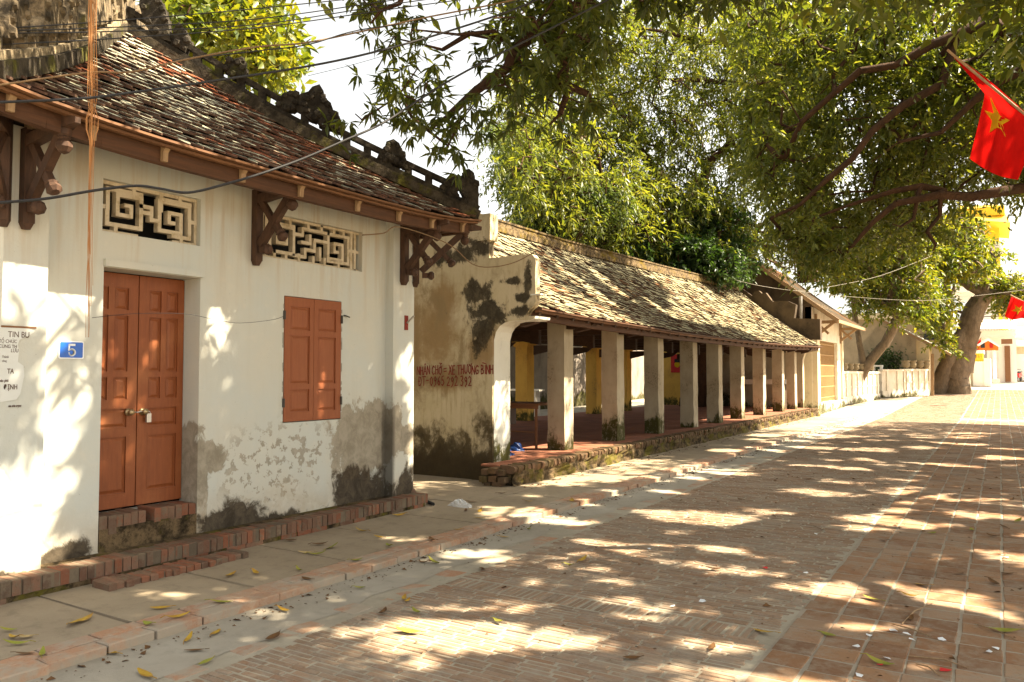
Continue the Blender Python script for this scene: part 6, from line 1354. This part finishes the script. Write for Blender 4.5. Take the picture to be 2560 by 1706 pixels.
for x_, y_, k_ in spots:
    p = onz(x_, y_, 0); zg = .004 if p.x < -4.46 else RZ+.012
    if -6.0 < p.x < -5.6 and p.y < 7.4 and y_ < 1420: zg = .004
    p = onz(x_, y_, zg); surf = 'cement pavement' if p.x < -4.46 else ('gutter strip' if p.x < -3.9 else ('brick roadway' if p.x < -1.3 else 'square-tiled side of the street'))
    o = put('fallen_leaf', random.choice(LM[k_]), (p.x, p.y, zg+.002), None, (random.gauss(0, .12), random.gauss(0, .12), random.uniform(0, 6.3)), (random.uniform(.8, 1.25),)*3)
    tag(o, '%s fallen leaf lying on the %s' % (kinds[k_], surf), 'leaf', '%s leaves on the %s' % (kinds[k_], surf))
# leaf crumbs and grit along kerb and platform foot: uncountable
m_ = MB()
for i in range(3000):
    r_ = random.random(); Y = random.uniform(2, 30)
    if r_ < .45: X = -4.42+abs(random.gauss(0, .10)); z_ = RZ+.014
    elif r_ < .7: X = -5.72+abs(random.gauss(0, .12)); Y = random.uniform(9.3, 31); z_ = .003
    else: X = random.uniform(-4.4, 1.5); z_ = RZ+.011; Y = random.uniform(3.5, 24)
    s_ = random.uniform(.004, .016) if random.random() < .85 else random.uniform(.018, .034); a_ = random.uniform(0, 6.3); z_ += gz(Y)
    m_.add([(X+s_*math.cos(a_), Y+s_*math.sin(a_), z_), (X-s_*.6*math.sin(a_), Y+s_*.6*math.cos(a_), z_+s_*.5), (X-s_*math.cos(a_), Y-s_*math.sin(a_), z_), (X+s_*.6*math.sin(a_), Y-s_*.6*math.cos(a_), z_+.002)], [(0,1,2,3)])
o = m_.build('leaf_crumbs', MT['lit_brown'], fix=False, kind='stuff'); tag(o, 'scattered crumbs of dry leaf and grit along kerb and roadway', 'litter')
# paper scraps
scr = [(2040,1336,'plastic_white'),(1755,1504,'plastic_white'),(1682,1517,'plastic_white'),(2218,1648,'plastic_white'),(2200,1663,'scrap_red'),(2362,1677,'scrap_red'),(2515,1395,'plastic_white'),(1622,1373,'plastic_white'),(2232,1578,'plastic_white'),(2265,1587,'plastic_white'),(2280,1602,'plastic_white'),(2352,1600,'plastic_white'),(2140,1618,'plastic_white'),(2172,1590,'plastic_white'),(2470,1632,'plastic_white'),(2490,1622,'plastic_white'),(2015,1433,'plastic_white'),(1935,1470,'plastic_white'),(1914,1421,'scrap_red'),(2150,1690,'plastic_white')]
for x_, y_, mt in scr:
    p = onz(x_, y_, RZ+.014); m_ = MB(); s_ = random.uniform(.018, .032); V = [(random.uniform(.6, 1.2)*s_*math.cos(a_), random.uniform(.5, 1)*s_*math.sin(a_), random.uniform(0, .014)) for a_ in (0, 1.3, 2.6, 3.9, 5.2)]; m_.add(V, [(0,1,2),(0,2,3),(0,3,4)])
    o = put('paper_scrap', m_.mesh('paper_scrap', MT[mt], fix=False), p); side = 'square tiles' if p.x > -1.3 else 'road bricks'
    col_ = 'red' if mt == 'scrap_red' else 'white'; tag(o, '%s crumpled paper scrap on the %s' % (col_, side), 'paper scrap', '%s scraps on the %s' % (col_, side))
# plastic bag and brick shard by the house corner
p = onz(1150, 1266, .0); heap('clear_plastic_bag', 'crumpled clear plastic bag on the pavement near the alley', MT['bag'], (p.x, p.y, .003), .17, .07, 'bag', 8, .5)
p = onz(1077, 1262, 0); m_ = MB(); m_.tube([(p.x-.07, p.y+.02, .025), (p.x+.08, p.y-.05, .02)], [.024, .02], 6); tag(m_.build('charred_stick', MT['black']), 'short charred stick at the end of the house plinth', 'stick')
p = onz(1026, 1230, .155); heap('broken_brick', 'broken piece of brick on the end of the house plinth', MT['plinth_brick'], (p.x, p.y+.02, .15), .07, .05, 'brick', 12, .7)
for k_, (x0_, y0_, x1_, y1_) in enumerate(((2255, 1560, 2330, 1510), (2270, 1640, 2420, 1670), (2230, 1560, 2330, 1592), (2290, 1660, 2350, 1690), (2440, 1560, 2540, 1600))):
    a, c = onz(x0_, y0_, RZ+.016), onz(x1_, y1_, RZ+.016); m_ = MB(); mid = (a+c)/2+Vector((random.uniform(-.03,.03), random.uniform(-.03,.03), .012)); m_.tube([a, mid, c], [.004, .005, .003], 5)
    tag(m_.build('dry_twig', MT['pale_wood']), 'thin dry twig lying on the square tiles', 'twig', 'twigs on the square tiles')

# tell look-alikes apart by their place
_by = {}
for o in list(COL.objects):
    if o.parent is None and 'group' in o and o.name.split('.')[0] in ('fallen_leaf', 'paper_scrap', 'stone_pot', 'bonsai_pot', 'dry_twig'): _by.setdefault(o['label'], []).append(o)
_ord = ['leftmost', 'second', 'third', 'fourth', 'fifth', 'sixth', 'seventh', 'eighth', 'ninth', 'tenth', 'eleventh', 'twelfth', 'thirteenth', 'fourteenth', 'fifteenth', 'sixteenth', 'seventeenth', 'eighteenth', 'nineteenth', 'twentieth']
def _cx(o):
    me = o.data; c = sum((v.co for v in me.vertices), Vector())/len(me.vertices); return proj(Matrix.LocRotScale(o.location, o.rotation_euler, o.scale) @ c)[0]
for lb, os_ in _by.items():
    if len(os_) < 2: continue
    for i, o in enumerate(sorted(os_, key=_cx)):
        n_ = len(os_); o['label'] = lb+', '+('leftmost' if i == 0 else 'rightmost' if i == n_-1 else (_ord[i] if i < 20 else 'number %d' % (i+1))+' from left')
